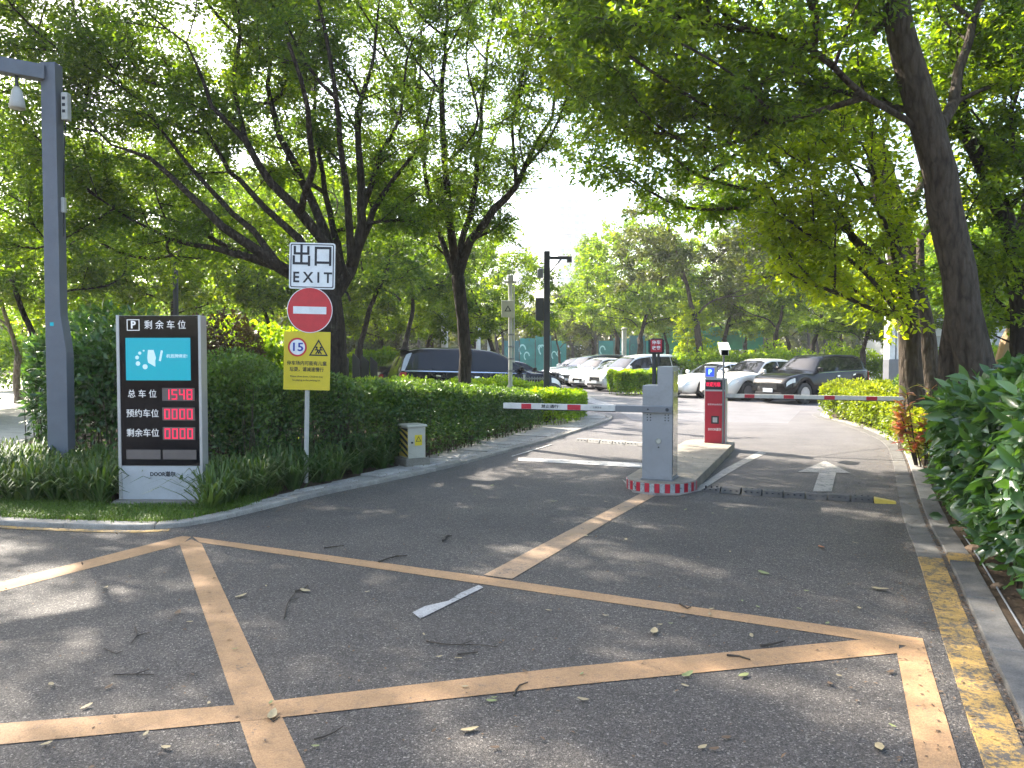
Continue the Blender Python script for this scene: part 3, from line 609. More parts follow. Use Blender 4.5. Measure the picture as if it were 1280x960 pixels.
# trees of the car park: six kinds, each individual a copy turned and scaled on its own
def variant(seed, h, r, stemh, nst, blobs, n, per, ll, lf, bk, cr=.5, tr=.15):
    rng = random.Random(seed); st = [[(0, 0, 0, tr*1.3), (.03, .02, stemh*.5, tr), (rng.uniform(-.15, .15), rng.uniform(-.15, .15), stemh, tr*.95)]]
    for i in range(nst):
        a = 6.28*i/nst+rng.uniform(-.5, .5); q = rng.uniform(.35, .6)*r; top = h*rng.uniform(.7, .85)
        x, y, z = st[0][-1][:3]
        st.append([(x, y, z, tr*.7), (x+q*.3*math.cos(a), y+q*.3*math.sin(a), z+(top-z)*.35, tr*.55), (x+q*.65*math.cos(a+.2), y+q*.65*math.sin(a+.2), z+(top-z)*.7, tr*.38), (x+q*math.cos(a), y+q*math.sin(a), top, tr*.18)])
    return tree_mesh(seed, st, blobs, n, per, ll, LF[lf], M[bk], cr, .01, wid=.5, spread=.85)
V = {
 'round': variant(21, 8, 3.2, 2.2, 4, [(0, 0, 5.4, 3.0, 3.0, 2.6, 1.5), (1.4, .8, 4, 1.8, 1.8, 1.4, .6), (-1.5, -.6, 4.2, 1.8, 1.8, 1.4, .6)], 110, 200, .17, 'dark', 'bark_dark', .55),
 'vase': variant(22, 8.5, 3.6, 2.0, 5, [(0, 0, 6.8, 3.5, 3.5, 2.0, 1.6), (1.8, -1, 4.9, 1.5, 1.5, 1.1, .5), (-1.7, 1.2, 5, 1.5, 1.5, 1.1, .5)], 110, 180, .16, 'fine', 'bark_dark', .55),
 'olive': variant(23, 8.5, 3.4, 2.6, 4, [(0, 0, 6.4, 2.6, 2.6, 2.3, 1.5), (2.2, .5, 5.2, 1.6, 1.5, 1.4, .7), (-2.0, -.5, 4.8, 1.7, 1.5, 1.5, .7)], 110, 150, .17, 'olive', 'bark_brown', .5, .13),
 'tall': variant(24, 12, 4, 3.2, 4, [(0, 0, 8.5, 3.4, 3.4, 3.6, 1.6), (1.8, 1, 5.6, 2.4, 2.2, 1.6, .7), (-2, -1, 6, 2.2, 2.2, 1.8, .7)], 150, 190, .22, 'dark', 'bark_dark', .7, .2),
 'light': variant(25, 7, 3, 1.8, 4, [(0, 0, 5, 2.8, 2.8, 1.8, 1.5), (1.5, -1, 3.6, 1.3, 1.3, .9, .5), (-1.6, .8, 3.7, 1.3, 1.3, .9, .5)], 100, 160, .16, 'bright', 'bark_pale', .5, .12),
 'thin': variant(26, 4.4, 1.2, 1.2, 2, [(0, 0, 2.9, .75, .75, 1.3, 1.5), (.5, -.1, 2.0, .4, .4, .4, .3)], 42, 110, .15, 'lime', 'bark_pale', .28, .07),
}
used = {}
def bg(kind, px, Y, sc=1.0, label='', name='car_park_tree', dx=0, group='trees around the car park'):
    x = (px-640)*Y/F+dx; rz = random.Random(px*7+Y).uniform(0, 6.28)
    if kind not in used: used[kind] = V[kind]
    return plant_tree(name, label, V[kind], (x, Y, 0), rz, sc, group)
for k, px, Y, sc, lab in [
    ('tall', -40, 24, .8, 'tall tree at the far left edge beyond the path'),
    ('vase', 60, 23, .9, 'leafy tree whose crown hangs behind the lamp post'),
    ('vase', -75, 17.5, .8, 'leafy tree behind the lamp post arm at the far left'),
    ('round', 800, 47, 1.25, 'dark tree over the roofs of the white vans'),
    ('round', 905, 50, 1.25, 'dark tree standing behind the pearl white crossover'),
    ('vase', 1012, 43, 1.1, 'dark vase shaped tree above the black off-roader roof'),
    ('round', 1128, 36, 1.0, 'dark tree seen just right of the white column'),
    ('tall', 700, 92, .75, 'faint low tree at the very end of the lane'),
    ('round', 300, 47, 1.2, 'shaded tree deep behind the sunny shrub'),
    ('round', 420, 48, 1.2, 'shaded tree deep behind the big spreading trunk'),
    ('round', 495, 52, 1.25, 'dark tree deep behind the black van tail'),
    ('round', 590, 56, 1.2, 'dark tree far behind the nose of the black van'),
    ('tall', 1200, 62, .95, 'tall dark tree deep behind the leaning trunk'),
    ('tall', 215, 27, .8, 'tall dark tree above the thin dark post'),
    ('tall', 390, 34, .9, 'tall tree standing behind the big spreading tree'),
    ('tall', 540, 58, .95, 'tall tree closing the gap above the black van'),
    ('tall', 120, 52, .9, 'distant tall tree over the left path'),
    ('light', 22, 27, .95, 'pale trunked tree furthest left with sunlit leaves beyond the path'),
    ('light', 104, 31, 1.0, 'pale trunked tree seen between the lamp post and the kiosk'),
    ('round', 62, 40, 1.0, 'round dark tree seen just left of the lamp post'),
    ('vase', 165, 44, .95, 'bushy tree rising above the kiosk in the distance'),
    ('light', 262, 36, .85, 'low sunlit tree right of the thin dark post'),
    ('vase', 337, 25, .8, 'thin crooked dark trunk left of the round red sign'),
    ('vase', 447, 26.5, .95, 'forked tree right of the big spreading tree beside the dark slabs'),
    ('round', 478, 36, .9, 'tree standing behind the tail of the black van'),
    ('vase', 502, 29.5, 1.0, 'vase shaped tree directly behind the black van roof'),
    ('vase', 532, 40, 1.0, 'slim tree in the row behind the black van'),
    ('round', 556, 47, 1.0, 'dark rounded tree deep behind the black van windows'),
    ('round', 615, 33, .88, 'dark dense tree left of the pole with the white box'),
    ('olive', 700, 60, .8, 'small olive tree just right of the camera mast'),
    ('round', 742, 63, 1.1, 'grey green tree behind the row of far parked cars'),
    ('tall', 772, 56, .95, 'tall dark tree behind the white van left of the gate camera'),
    ('tall', 835, 68, .85, 'tall tree in the haze behind the gate camera'),
    ('olive', 876, 38.5, 1.3, 'open olive green tree behind the white sedan'),
    ('thin', 866, 39, 1.05, 'small yellow-green sapling right of the red gate camera'),
    ('tall', 930, 70, .9, 'dark tree deep behind the pay machine'),
    ('round', 985, 58, 1.15, 'broad dark tree behind the white car'),
    ('olive', 965, 45, 1.15, 'grey olive tree over the pearl white car'),
    ('round', 1078, 33, .85, 'tree with dark curved trunk behind the black off-roader'),
    ('tall', 1052, 62, .95, 'tall dim tree behind the black off-roader'),
    ('light', 1105, 46, 1.1, 'bright tree behind the white column'),
    ('round', 1150, 50, 1.2, 'dark tree seen between the two right trunks'),
    ('light', 1225, 30, 1.1, 'bright leafy tree behind the leaning timber prop'),
    ('round', 1262, 42, 1.2, 'dark tree closing the view at the right edge')]:
    bg(k, px, Y, sc, lab)
# far wood that closes the horizon
rng = np.random.default_rng(5)
n = 42000; a = rng.uniform(R(-62), R(62), n); d = rng.uniform(84, 100, n)
top = 7.5+2.2*np.sin(a*23)+1.6*np.sin(a*57+1)+1.2*np.sin(a*131+2); top = np.where((a > -.02) & (a < .12), top*.8, top); z = top*rng.uniform(0, 1, n)**.8
C = np.c_[np.sin(a)*d/np.cos(a)*.9, d, z]
far = leaves('far_woodland', C, unit(rng, n), unit(rng, n)+[0, -.4, .6], rng.uniform(.6, 1.15, n), rng.uniform(.45, .8, n), LF['olive'], np.clip(.5*np.sin(a*200)+.3+rng.uniform(0, .5, n), 0, 1))
wd = MB()
for i in range(150):
    x = random.Random(i).uniform(-115, 115); y = 80+random.Random(i+99).uniform(0, 6); q = random.Random(i+5).uniform(-.5, .5)
    wd.tube([(x, y, 0), (x+q*.5, y, 2.5), (x+q*2, y, 6)], [.22, .16, .08], 5)
w_ = wd.build('far_trunks', M['bark_dark'], far); w_['kind'] = 'stuff'; tag(far, 'dim belt of trees closing the horizon', 'woodland')

# ------------------------------------------------------------------ hedges and shrubs
def hedge(name, label, cat_, path, width, height, n, L, W, lf, base=.05, seed=1, stem=None, stem_n=0, full=False, round_=1.6, jag=.05, top_up=.9, depth=.28, undercut=.0, ds=0):
    """a clipped or loose hedge: leaves through the outer shell of a rounded body along a path, plus upright stems"""
    rng = np.random.default_rng(seed); p = cat(path, .1); nn = nrm(p); s = np.r_[0, np.cumsum(np.linalg.norm(np.diff(p, axis=0), axis=1))]; T = s[-1]
    wf = width if callable(width) else (lambda t: width); hf = height if callable(height) else (lambda t: height)
    u = rng.uniform(0, 1, n)
    # perimeter angle, more on top
    th = rng.uniform(-.18, math.pi+.18, n); ex = 2/(2+round_); dn = 1-depth*rng.exponential(.45, n).clip(0, 1.6)
    lump = 1+jag*(np.sin(u*T*2.1+seed)+np.sin(u*T*4.7+th*2)+.8*np.sin(u*T*9+th*5))
    ends = np.minimum(1, np.minimum(u*T, (1-u)*T)/.35+.25)**.5
    wv = np.vectorize(wf)(u)*.5*ends; hv = np.vectorize(hf)(u)*(.85+.15*ends)
    cx = np.sign(np.cos(th))*np.abs(np.cos(th))**ex*wv*lump*dn; sz = np.sign(np.sin(th))*np.abs(np.sin(th))**ex
    cz = base+np.maximum(.0, (sz*.5+.5)*hv*lump*(1-(1-dn)*.6)) if True else 0
    cz = np.where(rng.uniform(size=n) < .42, base+rng.uniform(0, 1, n)**.6*hv*.92, cz); side = cz < base+hv*.9
    cx = np.where(side & (np.abs(cx) < wv*.6) & (rng.uniform(size=n) < .8), np.sign(cx)*wv*lump*dn*(1-undercut*(1-(cz-base)/hv)), cx)
    px = np.interp(u*T, s, p[:, 0])+np.interp(u*T, s, nn[:, 0])*cx; py = np.interp(u*T, s, p[:, 1])+np.interp(u*T, s, nn[:, 1])*cx
    C = np.c_[px, py, cz]; o = np.c_[np.interp(u*T, s, nn[:, 0])*cx/wv, np.interp(u*T, s, nn[:, 1])*cx/wv, np.where(cz > base+hv*.8, top_up, .15)]
    Dd = o*.7+unit(rng, n)*.8+[0, 0, -.05]; Nn = o+unit(rng, n)*.8+[0, 0, .5]
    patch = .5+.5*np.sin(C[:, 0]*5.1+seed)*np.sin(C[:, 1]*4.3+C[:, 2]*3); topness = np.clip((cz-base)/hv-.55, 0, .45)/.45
    rnd = np.clip(rng.uniform(0, .62, n)+.2*patch+.36*topness, 0, 1)  # topness lifts the leaf colour, painting in sunlit hedge tops
    t = thing(name, label, cat_, (float(p[len(p)//2][0]), float(p[len(p)//2][1]), 0)); off = np.array(t.location)
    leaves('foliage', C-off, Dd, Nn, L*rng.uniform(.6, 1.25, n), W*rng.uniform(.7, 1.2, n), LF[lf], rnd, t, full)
    if stem_n:
        m = MB(); r = random.Random(seed)
        for i in range(stem_n):
            q = r.uniform(0, 1); c = r.choice([-1, 1, -1, r.uniform(-1, 1)])*wf(q)*.5*r.uniform(.45, .93); x = np.interp(q*T, s, p[:, 0])+np.interp(q*T, s, nn[:, 0])*c-off[0]; y = np.interp(q*T, s, p[:, 1])+np.interp(q*T, s, nn[:, 1])*c-off[1]
            hh = hf(q)*r.uniform(.6, .95); lx, ly = r.uniform(-.12, .12), r.uniform(-.12, .12)
            m.tube([(x, y, base-.06), (x+lx*.4, y+ly*.4, hh*.5), (x+lx, y+ly, hh)], [.009, .007, .003], 4, False)
        so_ = m.build('stem_thicket', stem or M['bark_brown'], t); so_['kind'] = 'stuff'
    return t
hedge('clipped_hedge', 'long dark green clipped hedge behind the electrical box', 'hedge', [(-3.9, 11.0), (-2.9, 11.5), (-1.95, 12.9), (-1.3, 14.6), (-.6, 16.4), (.15, 18.2)], lambda u: 1.75-.35*u, lambda u: 1.4-.58*u, 90000, .062, .036, 'hedge', seed=31, stem_n=420, undercut=.18, jag=.035)
hedge('low_hedge', 'low bright green hedge around the foot of the camera mast', 'hedge', [(.45, 18.4), (.9, 19.2), (1.3, 20.3), (1.4, 21.6)], 1.25, lambda u: .82-.12*u, 26000, .07, .045, 'bright', seed=32, stem_n=60)
hedge('low_hedge', 'low green hedge strip in front of the black van', 'hedge', [(-6.5, 21.3), (-3, 21.6), (.9, 21.8)], 1.2, .95, 22000, .09, .055, 'bright', seed=33, jag=.07)
hedge('block_hedge', 'small clipped hedge block in front of the white van', 'hedge', [(4.35, 33.8), (5.4, 34.0), (6.7, 34.3)], 1.9, 1.02, 14000, .11, .07, 'bright', seed=34, stem_n=30, jag=.05, round_=3)
hedge('back_hedge', 'long bright hedge behind the right row of cars', 'hedge', [(8.2, 39.5), (13, 37), (18.5, 34.5), (24, 33)], 2.2, 1.8, 26000, .16, .10, 'bright', seed=35, jag=.13)
hedge('back_hedge', 'sunlit hedge behind the dark slabs at the tail of the black van', 'hedge', [(-10, 32), (-6.5, 33.5), (-4.6, 34)], 2.0, 1.8, 14000, .15, .1, 'bright', seed=36)
hedge('sunlit_hedge', 'low yellow-green hedge along the right kerb under the boom', 'hedge', [(6.75, 11.5), (7.3, 12.7), (8.05, 14.6), (8.8, 17.0), (9.2, 19.2), (9.45, 21.3)], lambda u: 1.2+.5*u, lambda u: .66+.22*u, 60000, .085, .055, 'limehedge', seed=38, stem_n=120, jag=.09)
hedge('dark_shrub', 'darker green shrubs behind the yellow-green hedge by the white column', 'shrub', [(9.3, 15.8), (10.6, 18.6), (12.2, 21.5)], 2.0, lambda u: 1.0+.2*u, 20000, .11, .06, 'hedge', seed=39, jag=.1)
hedge('broad_leaf_shrub', 'dark shrub with broad glossy leaves hanging over the right kerb', 'shrub', [(4.2, 4.5), (4.73, 6.0), (5.38, 7.7), (6.1, 9.1), (6.6, 10.0)], lambda u: 1.95-.3*u, lambda u: 1.58-.42*u, 12500, .19, .085, 'big', seed=40, stem_n=110, full=True, jag=.07, depth=.4, round_=.9, stem=M['bark_dark'])
hedge('broad_leaf_shrub', 'smaller dark shrub crowding behind the broad leaved one', 'shrub', [(5.9, 3.4), (7.0, 6.0), (8.0, 9.2), (8.6, 11.4)], 1.9, 1.5, 8200, .18, .08, 'big', seed=41, full=True, jag=.1, depth=.4)
hedge('low_shrub', 'low leafy growth spilling from under the broad leaved shrub to the kerb', 'shrub', [(3.55, 4.6), (4.05, 5.8), (4.6, 7.1), (5.2, 8.5), (5.75, 9.8)], .62, .5, 3600, .14, .065, 'big', seed=61, full=True, jag=.14, depth=.5, round_=.5, base=.02)
hedge('path_shrub', 'tall leafy shrub behind the lamp post beside the path', 'shrub', [(-7.75, 13.5), (-6.9, 12.7), (-5.9, 12.2), (-4.9, 12.2)], lambda u: 1.5, lambda u: 2.15-.25*u, 21000, .14, .06, 'big', seed=42, stem_n=90, jag=.12, depth=.5, round_=.6)
hedge('sunlit_shrub', 'sunny green shrub between the kiosk and the exit sign', 'shrub', [(-6.6, 15.2), (-5.2, 14.9), (-4.1, 14.6)], 1.8, 2.0, 17000, .12, .065, 'bright', seed=43, jag=.12, depth=.5, round_=.6, stem_n=50)
hedge('lower_shrub', 'shaded green shrub just right of the kiosk', 'shrub', [(-4.9, 11.2), (-4.1, 11.3), (-3.4, 11.5)], 1.5, 1.45, 16000, .075, .04, 'hedge', seed=44, jag=.1, stem_n=50)
hedge('reddish_shrub', 'reddish brown shrub top beside the upper right of the kiosk', 'shrub', [(-5.3, 12.6), (-4.7, 12.8), (-4.2, 13.0)], .9, 1.95, 5000, .09, .05, 'purple', seed=45, jag=.15)
hedge('far_bushes', 'sunlit bushes beyond the path at the far left', 'shrub', [(-26, 38), (-18, 36), (-12.5, 35), (-9.5, 33)], 3, 2.6, 26000, .22, .13, 'bright', seed=46, jag=.15, round_=.8)
hedge('far_bushes', 'leafy dark bush across the path at the left edge', 'shrub', [(-13.5, 16.5), (-14.5, 19), (-16.5, 22)], 2.2, 2.3, 14000, .16, .08, 'big', seed=48, jag=.15, round_=.7)
hedge('far_bushes', 'olive bushes behind the trees above the kiosk', 'shrub', [(-24, 50), (-14, 47), (-7, 46)], 3.5, 3.4, 20000, .3, .18, 'olive', seed=47, jag=.18, round_=.6)

def blades(name, spots, per, h, w, spread, lf, seed, label=None, cat_=None, z0=.035):
    """arching grass-like blades, three segments each"""
    rng = np.random.default_rng(seed); k = len(spots)*per; S0 = np.repeat(np.array(spots, float), per, 0)
    a = rng.uniform(0, 6.283, k); L = h*rng.uniform(.55, 1.25, k); lean = rng.uniform(.15, 1, k)*spread; Wd = w*rng.uniform(.6, 1.2, k)
    dx, dy = np.cos(a), np.sin(a); base = np.c_[S0[:, 0]+dx*.03+rng.normal(0, .03, k), S0[:, 1]+dy*.03+rng.normal(0, .03, k), np.full(k, z0)]
    side = np.c_[-dy, dx, np.zeros(k)]*Wd[:, None]/2; pts = []
    for t, zz, ww in ((0, 0, .8), (.35, .42, 1), (.72, .66, .8), (1, .55, .06)):
        c = base+np.c_[dx*L*lean*t, dy*L*lean*t, L*zz*(1.25-.5*lean)]; pts += [c-side*ww, c+side*ww]
    Vv = np.stack(pts, 1).reshape(-1, 3); b = (np.arange(k)*8)[:, None]
    Fc = np.concatenate([b+np.array(q) for q in ((0, 1, 3, 2), (2, 3, 5, 4), (4, 5, 7, 6))], 1).reshape(-1, 4)
    r = np.clip(np.repeat(rng.uniform(0, .5, len(spots)), per)+rng.uniform(0, .5, k), 0, 1)
    o = ob(name, npmesh(name, Vv, Fc, LF[lf], np.repeat(r, 3))); return tag(o, label, cat_, kind='stuff')
rng = np.random.default_rng(50); sp = []
while len(sp) < 300:                       # strappy border plants behind the left kerb
    x, y = rng.uniform(-8.2, -1.2), rng.uniform(8.2, 12.6); d = np.linalg.norm(left_edge-[x, y], axis=1); i = int(d.argmin()); sd_ = np.dot([x, y]-left_edge[i], ln[i])
    lo = .95 if x < -3.9 else (.42 if x < -2.7 else .55+.25*(x+2.7))
    if lo < sd_ < (2.7 if x < -4.6 else 1.5) and y < 13 and not (-4.55 < x < -3.4 and y < 8.95): sp.append((x, y))
blades('border_grass', sp, 38, .56, .027, 1.05, 'strap', 51, 'dark strappy grass plants spilling around the kiosk and sign pole', 'ground cover')
sp = []
while len(sp) < 9000:
    x, y = rng.uniform(-9, -2.9), rng.uniform(7.6, 9.6); d = np.linalg.norm(left_edge-[x, y], axis=1); i = int(d.argmin()); sd_ = np.dot([x, y]-left_edge[i], ln[i])
    if .16 < sd_ < 1.25 and not (-4.6 < x < -3.35 and 8.5 < y < 8.95): sp.append((x, y))
blades('lawn_grass', sp, 4, .06, .007, .7, 'grass', 52, 'short bright lawn grass inside the left kerb', 'grass')
sp = [(x, y) for x, y in zip(rng.uniform(-6, 1.2, 900), rng.uniform(10, 20, 900)) if .4 < np.dot([x, y]-left_edge[int(np.linalg.norm(left_edge-[x, y], axis=1).argmin())], ln[int(np.linalg.norm(left_edge-[x, y], axis=1).argmin())]) < 2.5+x*0][:260]
blades('undergrowth', [p for p in sp if np.dot(np.array(p)-left_edge[int(np.linalg.norm(left_edge-p, axis=1).argmin())], ln[int(np.linalg.norm(left_edge-p, axis=1).argmin())]) > 1.35+ .0], 16, .28, .016, .9, 'hedge', 53, 'low undergrowth at the foot of the clipped hedge', 'ground cover')
# croton with red and yellow leaves between the right trunks
ct = thing('croton_plant', 'croton with red and yellow leaves under the right trunks', 'plant', (6.2, 11.5, .05))
m = MB(); Cs, Ds = [], []
r = np.random.default_rng(60)
for i in range(11):
    x, y = r.normal(0, .2, 2); h = r.uniform(.35, 1.3); m.tube([(x*.4, y*.4, 0), (x, y, h)], [.014, .007], 5)
    for j in range(34):
        a = r.uniform(0, 6.28); Cs.append((x, y, h*r.uniform(.5, 1.02))); Ds.append((math.cos(a), math.sin(a), r.uniform(-.2, 1.1)))
m.build('stem', M['bark_brown'], ct); k = len(Cs)
leaves('foliage', Cs, Ds, unit(r, k)*.3+[0, 0, 1], r.uniform(.14, .26, k), r.uniform(.045, .07, k), LF['red'], r.uniform(0, 1, k), ct, True)

# ------------------------------------------------------------------ air
hz_ = box('haze', None, None, -150, 260, -12, 420, -1.1, 92)
hm_ = bpy.data.materials.new('haze_air'); hm_.use_nodes = True; ht = hm_.node_tree; ht.nodes.remove(ht.nodes['Principled BSDF'])
pv = ht.nodes.new('ShaderNodeVolumePrincipled'); pv.inputs['Color'].default_value = (.93, .96, 1, 1); pv.inputs['Density'].default_value = .0006; pv.inputs['Anisotropy'].default_value = .3
ht.links.new(pv.outputs[0], ht.nodes['Material Output'].inputs['Volume']); hz_.data.materials.clear(); hz_.data.materials.append(hm_)
tag(hz_, 'thin pale haze filling the air', 'haze', kind='stuff')

# ------------------------------------------------------------------ parking kiosk
U = .00903
kx = lambda px: (px-200)*U
kz = lambda py: (633-py)*U+.02
k = thing('parking_kiosk', 'tall silver kiosk with black glass, cyan screen and red digit panels', 'kiosk', (-3.98, 8.78, .06), R(-2))
D0 = -.09
MB().rbox(kx(147), kx(253), D0+.02, .09, 0, kz(403), .012).build('casing', M['silver'], k, .004)
box('edge_strip', M['silver'], k, kx(146.6), kx(150.5), D0-.006, D0+.02, 0, kz(402.6), bevel=.003)
box('edge_strip', M['silver'], k, kx(250.5), kx(254), D0-.006, D0+.02, 0, kz(402.6), bevel=.003)
box('lower_panel', M['panel'], k, kx(150.8), kx(250.2), D0-.002, D0+.019, 0, kz(592), bevel=.003)
text('lettering', 'DOOR道尔', .062, M['ink'], k, (kx(203), D0-.005, kz(602)), bold=.03, sx=.95)
gl = box('glass_front', M['kiosk_glass'], k, kx(150.8), kx(250.2), D0-.002, D0+.019, kz(591), kz(403.5), bevel=.002)
sc_ = box('screen', M['screen'], k, kx(158.5), kx(240.5), D0-.006, D0-.0025, kz(484), kz(431))
text('lettering', '1', .17, M['screen_print'], sc_, (kx(203), D0-.007, kz(454)), bold=.02, rot=(math.pi/2, R(12), 0))
text('lettering', '机蓝牌绑定!', .046, M['screen_print'], sc_, (kx(223.5), D0-.0075, kz(454)), bold=.01)
hm = MB(); hm.prism_y([(kx(187), kz(462)), (kx(196), kz(467)), (kx(196), kz(459)), (kx(197), kz(456)), (kx(194), kz(446)), (kx(187), kz(446)), (kx(186), kz(456))], D0-.0085, D0-.006); hm.build('hand_symbol', M['screen_print'], sc_)
for (a, b, r_) in ((181.5, 447, 1.2), (176.5, 450, 2), (173, 455.5, 2.4), (174, 463, 2.9), (183, 467, 3.2)):
    q = MB(); q.lathe([(r_*U, D0-.0085), (r_*U, D0-.006)], (kx(a), 0, kz(b)), 'y', 14); o = q.build('round_icon', M['screen_print'], sc_)
pb = MB(); a0, a1, c0, c1 = kx(160.5), kx(176.5), kz(422), kz(408)
for e in ((a0, a1, c1-.008, c1), (a0, a1, c0, c0+.008), (a0, a0+.008, c0+.008, c1-.008), (a1-.008, a1, c0+.008, c1-.008)): pb.box(e[0], e[1], D0-.005, D0-.0025, e[2], e[3])
pb.build('parking_symbol_frame', M['print'], k)
text('lettering', 'P', .115, M['print'], k, (kx(168.5), D0-.005, kz(415)), bold=.03)
text('lettering', '剩 余 车 位', .105, M['print'], k, (kx(209), D0-.005, kz(415.5)), sx=.95)
def seven(mb, x, z, w, h, d, y0, y1):
    t = w*.2; S = {'a': (x, x+w, z+h-t, z+h), 'd': (x, x+w, z, z+t), 'g': (x, x+w, z+h/2-t/2, z+h/2+t/2), 'f': (x, x+t, z+h/2, z+h), 'b': (x+w-t, x+w, z+h/2, z+h), 'e': (x, x+t, z, z+h/2), 'c': (x+w-t, x+w, z, z+h/2)}
    for c in {'0': 'abcdef', '1': 'bc', '4': 'fgbc', '5': 'afgcd', '8': 'abcdefg', '2': 'abged'}[d]: a_, b_, c_, d_ = S[c]; mb.box(a_, b_, y0, y1, c_, d_)
for yy, lab, dg in ((501.5, '总 车 位', '1548'), (526, '预约车位', '0000'), (550.5, '剩余车位', '0000')):
    text('lettering', lab, .098, M['print'], k, (kx(178.5), D0-.005, kz(yy)), sx=.97)
    lp_ = box('digit_panel', M['led_panel'], k, kx(204), kx(245), D0-.007, D0-.0025, kz(yy+8), kz(yy-8))
    for i, d in enumerate(dg):
        q = MB(); seven(q, kx(206.5+i*9.6), kz(yy+6.5), .062, .115, d, D0-.0095, D0-.0065); q.build('digit', M['led'], lp_)
box('lower_pane', M['led_panel'], k, kx(157), kx(200.5), D0-.0045, D0-.0025, kz(583), kz(571)); box('lower_pane', M['led_panel'], k, kx(203.5), kx(246), D0-.0045, D0-.0025, kz(583), kz(571))
pl = struct('kiosk_plinth'); pl.location = (-3.93, 8.82, 0); MB().rbox(-.58, .66, -.24, .3, -.05, .075, .03).build('plinth_block', M['plinth'], pl, .01)

# ------------------------------------------------------------------ lamp post with arm (left)
lpo = thing('lamp_post', 'tall blue-grey square lamp post with an arm leaving the left edge', 'lamp post', (-6.1, 10.4, 0))
MB().prism_y([(-.14, 0), (.135, 0), (.14, 1.75), (.115, 1.95), (.07, 2.25), (.068, 5.58), (-.125, 5.58), (-.135, 2.2)], -.09, .09).build('post', M['post'], lpo, .008)
ar = MB(); A_ = Matrix.Rotation(R(180+35.6), 4, 'Z'); ar.box(.115, 3.2, -.085, .085, 5.34, 5.53, Matrix.Translation((.0, 0, 0)) @ A_); ar.build('arm', M['post'], lpo, .006)
fl = MB(); q = A_ @ Vector((.42, 0, 0)); fl.tube([(q.x, q.y, 5.34), (q.x, q.y, 5.2)], .022, 8); o = fl.build('lamp_bracket', M['dark'], lpo)
fl = MB(); fl.sm = True; fl.lathe([(.03, 5.2), (.06, 5.15), (.085, 5.02), (.1, 4.93), (.09, 4.92)], (q.x, q.y, 0), 'z', 14); fl.build('spot_lamp', M['pole'], lpo)
MB().rbox(.11, .2, -.05, .05, 4.84, 5.2, .01).build('speaker_box', M['pole'], lpo, .005)
for i in range(3): box('box_hole', M['ink'], lpo, .13, .17, -.054, -.051, 4.93+i*.085, 4.97+i*.085)
cb = MB(); cb.tube([(.15, 0, 4.84), (.12, .0, 4.5), (.10, .0, 4.0), (.09, 0, 3.3)], .008, 5); cb.build('cable', M['dark'], lpo)
MB().rbox(.07, .12, -.03, .03, 3.62, 3.82, .006).build('junction_box', M['pole'], lpo, .004)
box('sticker', M['screen'], lpo, -.07, -.02, -.0925, -.0905, 2.1, 2.15)

# ------------------------------------------------------------------ sign post
Q = .01038; sg = thing('sign_post', 'pale pole carrying the exit, no entry and yellow slow-down signs', 'signpost', ((379-640)*Q, 10.04, 0))
sg.rotation_euler = (0, R(1.4), 0)
zz = lambda py: H+(HOR-py)*Q
m = MB(); m.tube([(0, .03, -.05), (0, .03, 3.1)], .03, 12); m.sm = False; m.build('pole', M['pole'], sg)
def rrect(w, h, r, n=5):
    out = []
    for cx_, cy_, a0_ in ((w-r, h-r, 0), (-w+r, h-r, 90), (-w+r, -h+r, 180), (w-r, -h+r, 270)):
        for i in range(n+1): a = R(a0_+90*i/n); out.append((cx_+r*math.cos(a), cy_+r*math.sin(a)))
    return out
def plate(name, pts, x, z, y0, y1, mat, parent): return MB().prism_y([(x+a, z+b) for a, b in pts], y0, y1).build(name, mat, parent)
def ringp(name, o_, i_, x, z, y0, y1, mat, parent):
    m = MB(); n = len(o_); vs = [(x+p[0], y, z+p[1]) for y in (y0, y1) for ls in (o_, i_) for p in ls]; fs = []
    for i in range(n):
        j = (i+1) % n; fs += [(i, j, n+j, n+i), (2*n+j, 2*n+i, 3*n+i, 3*n+j), (j, i, 2*n+i, 2*n+j), (n+i, n+j, 3*n+j, 3*n+i)]
    return m.add(vs, fs).build(name, mat, parent)
circ = lambda r, n=40: [(r*math.cos(2*math.pi*i/n), r*math.sin(2*math.pi*i/n)) for i in range(n)]
z1, z2, z3 = zz(332.5), zz(387.5), zz(451)
ex = plate('exit_sign', rrect(.297, .297, .03), .05, z1, -.012, -.002, M['white'], sg)
ringp('sign_border', rrect(.28, .28, .022), rrect(.268, .268, .016), .05, z1, -.0145, -.012, M['ink'], ex)
text('lettering', '出口', .30, M['ink'], ex, (.05, -.014, z1+.115), bold=.014, sx=.93)
text('lettering', 'E X I T', .19, M['ink'], ex, (.055, -.014, z1-.155), bold=.022, sx=.93)
ne = plate('no_entry_sign', circ(.296), .03, z2, -.018, -.008, M['sign_red'], sg)
ringp('sign_border', circ(.296), circ(.287), .03, z2, -.0205, -.018, M['white'], ne)
box('white_bar', M['white'], ne, .03-.215, .03+.215, -.0225, -.018, z2-.05, z2+.045)
yw = plate('slow_down_sign', rrect(.302, .38, .008, 2), 0, z3, -.012, -.002, M['sign_yellow'], sg)
dsc = plate('speed_disc', circ(.118), -.125, z3+.175, -.0135, -.012, M['white'], yw)
ringp('red_ring', circ(.123), circ(.1), -.125, z3+.175, -.0155, -.0135, M['sign_red'], yw)
text('lettering', '15', .15, M['ink_blue'], yw, (-.127, -.015, z3+.172), bold=.02, sx=1.15)
tr = [(0, .13), (-.125, -.088), (.125, -.088)]; tri = [(0, .095), (-.096, -.07), (.096, -.07)]
ringp('warning_triangle', tr, tri, .15, z3+.155, -.0145, -.012, M['ink'], yw)
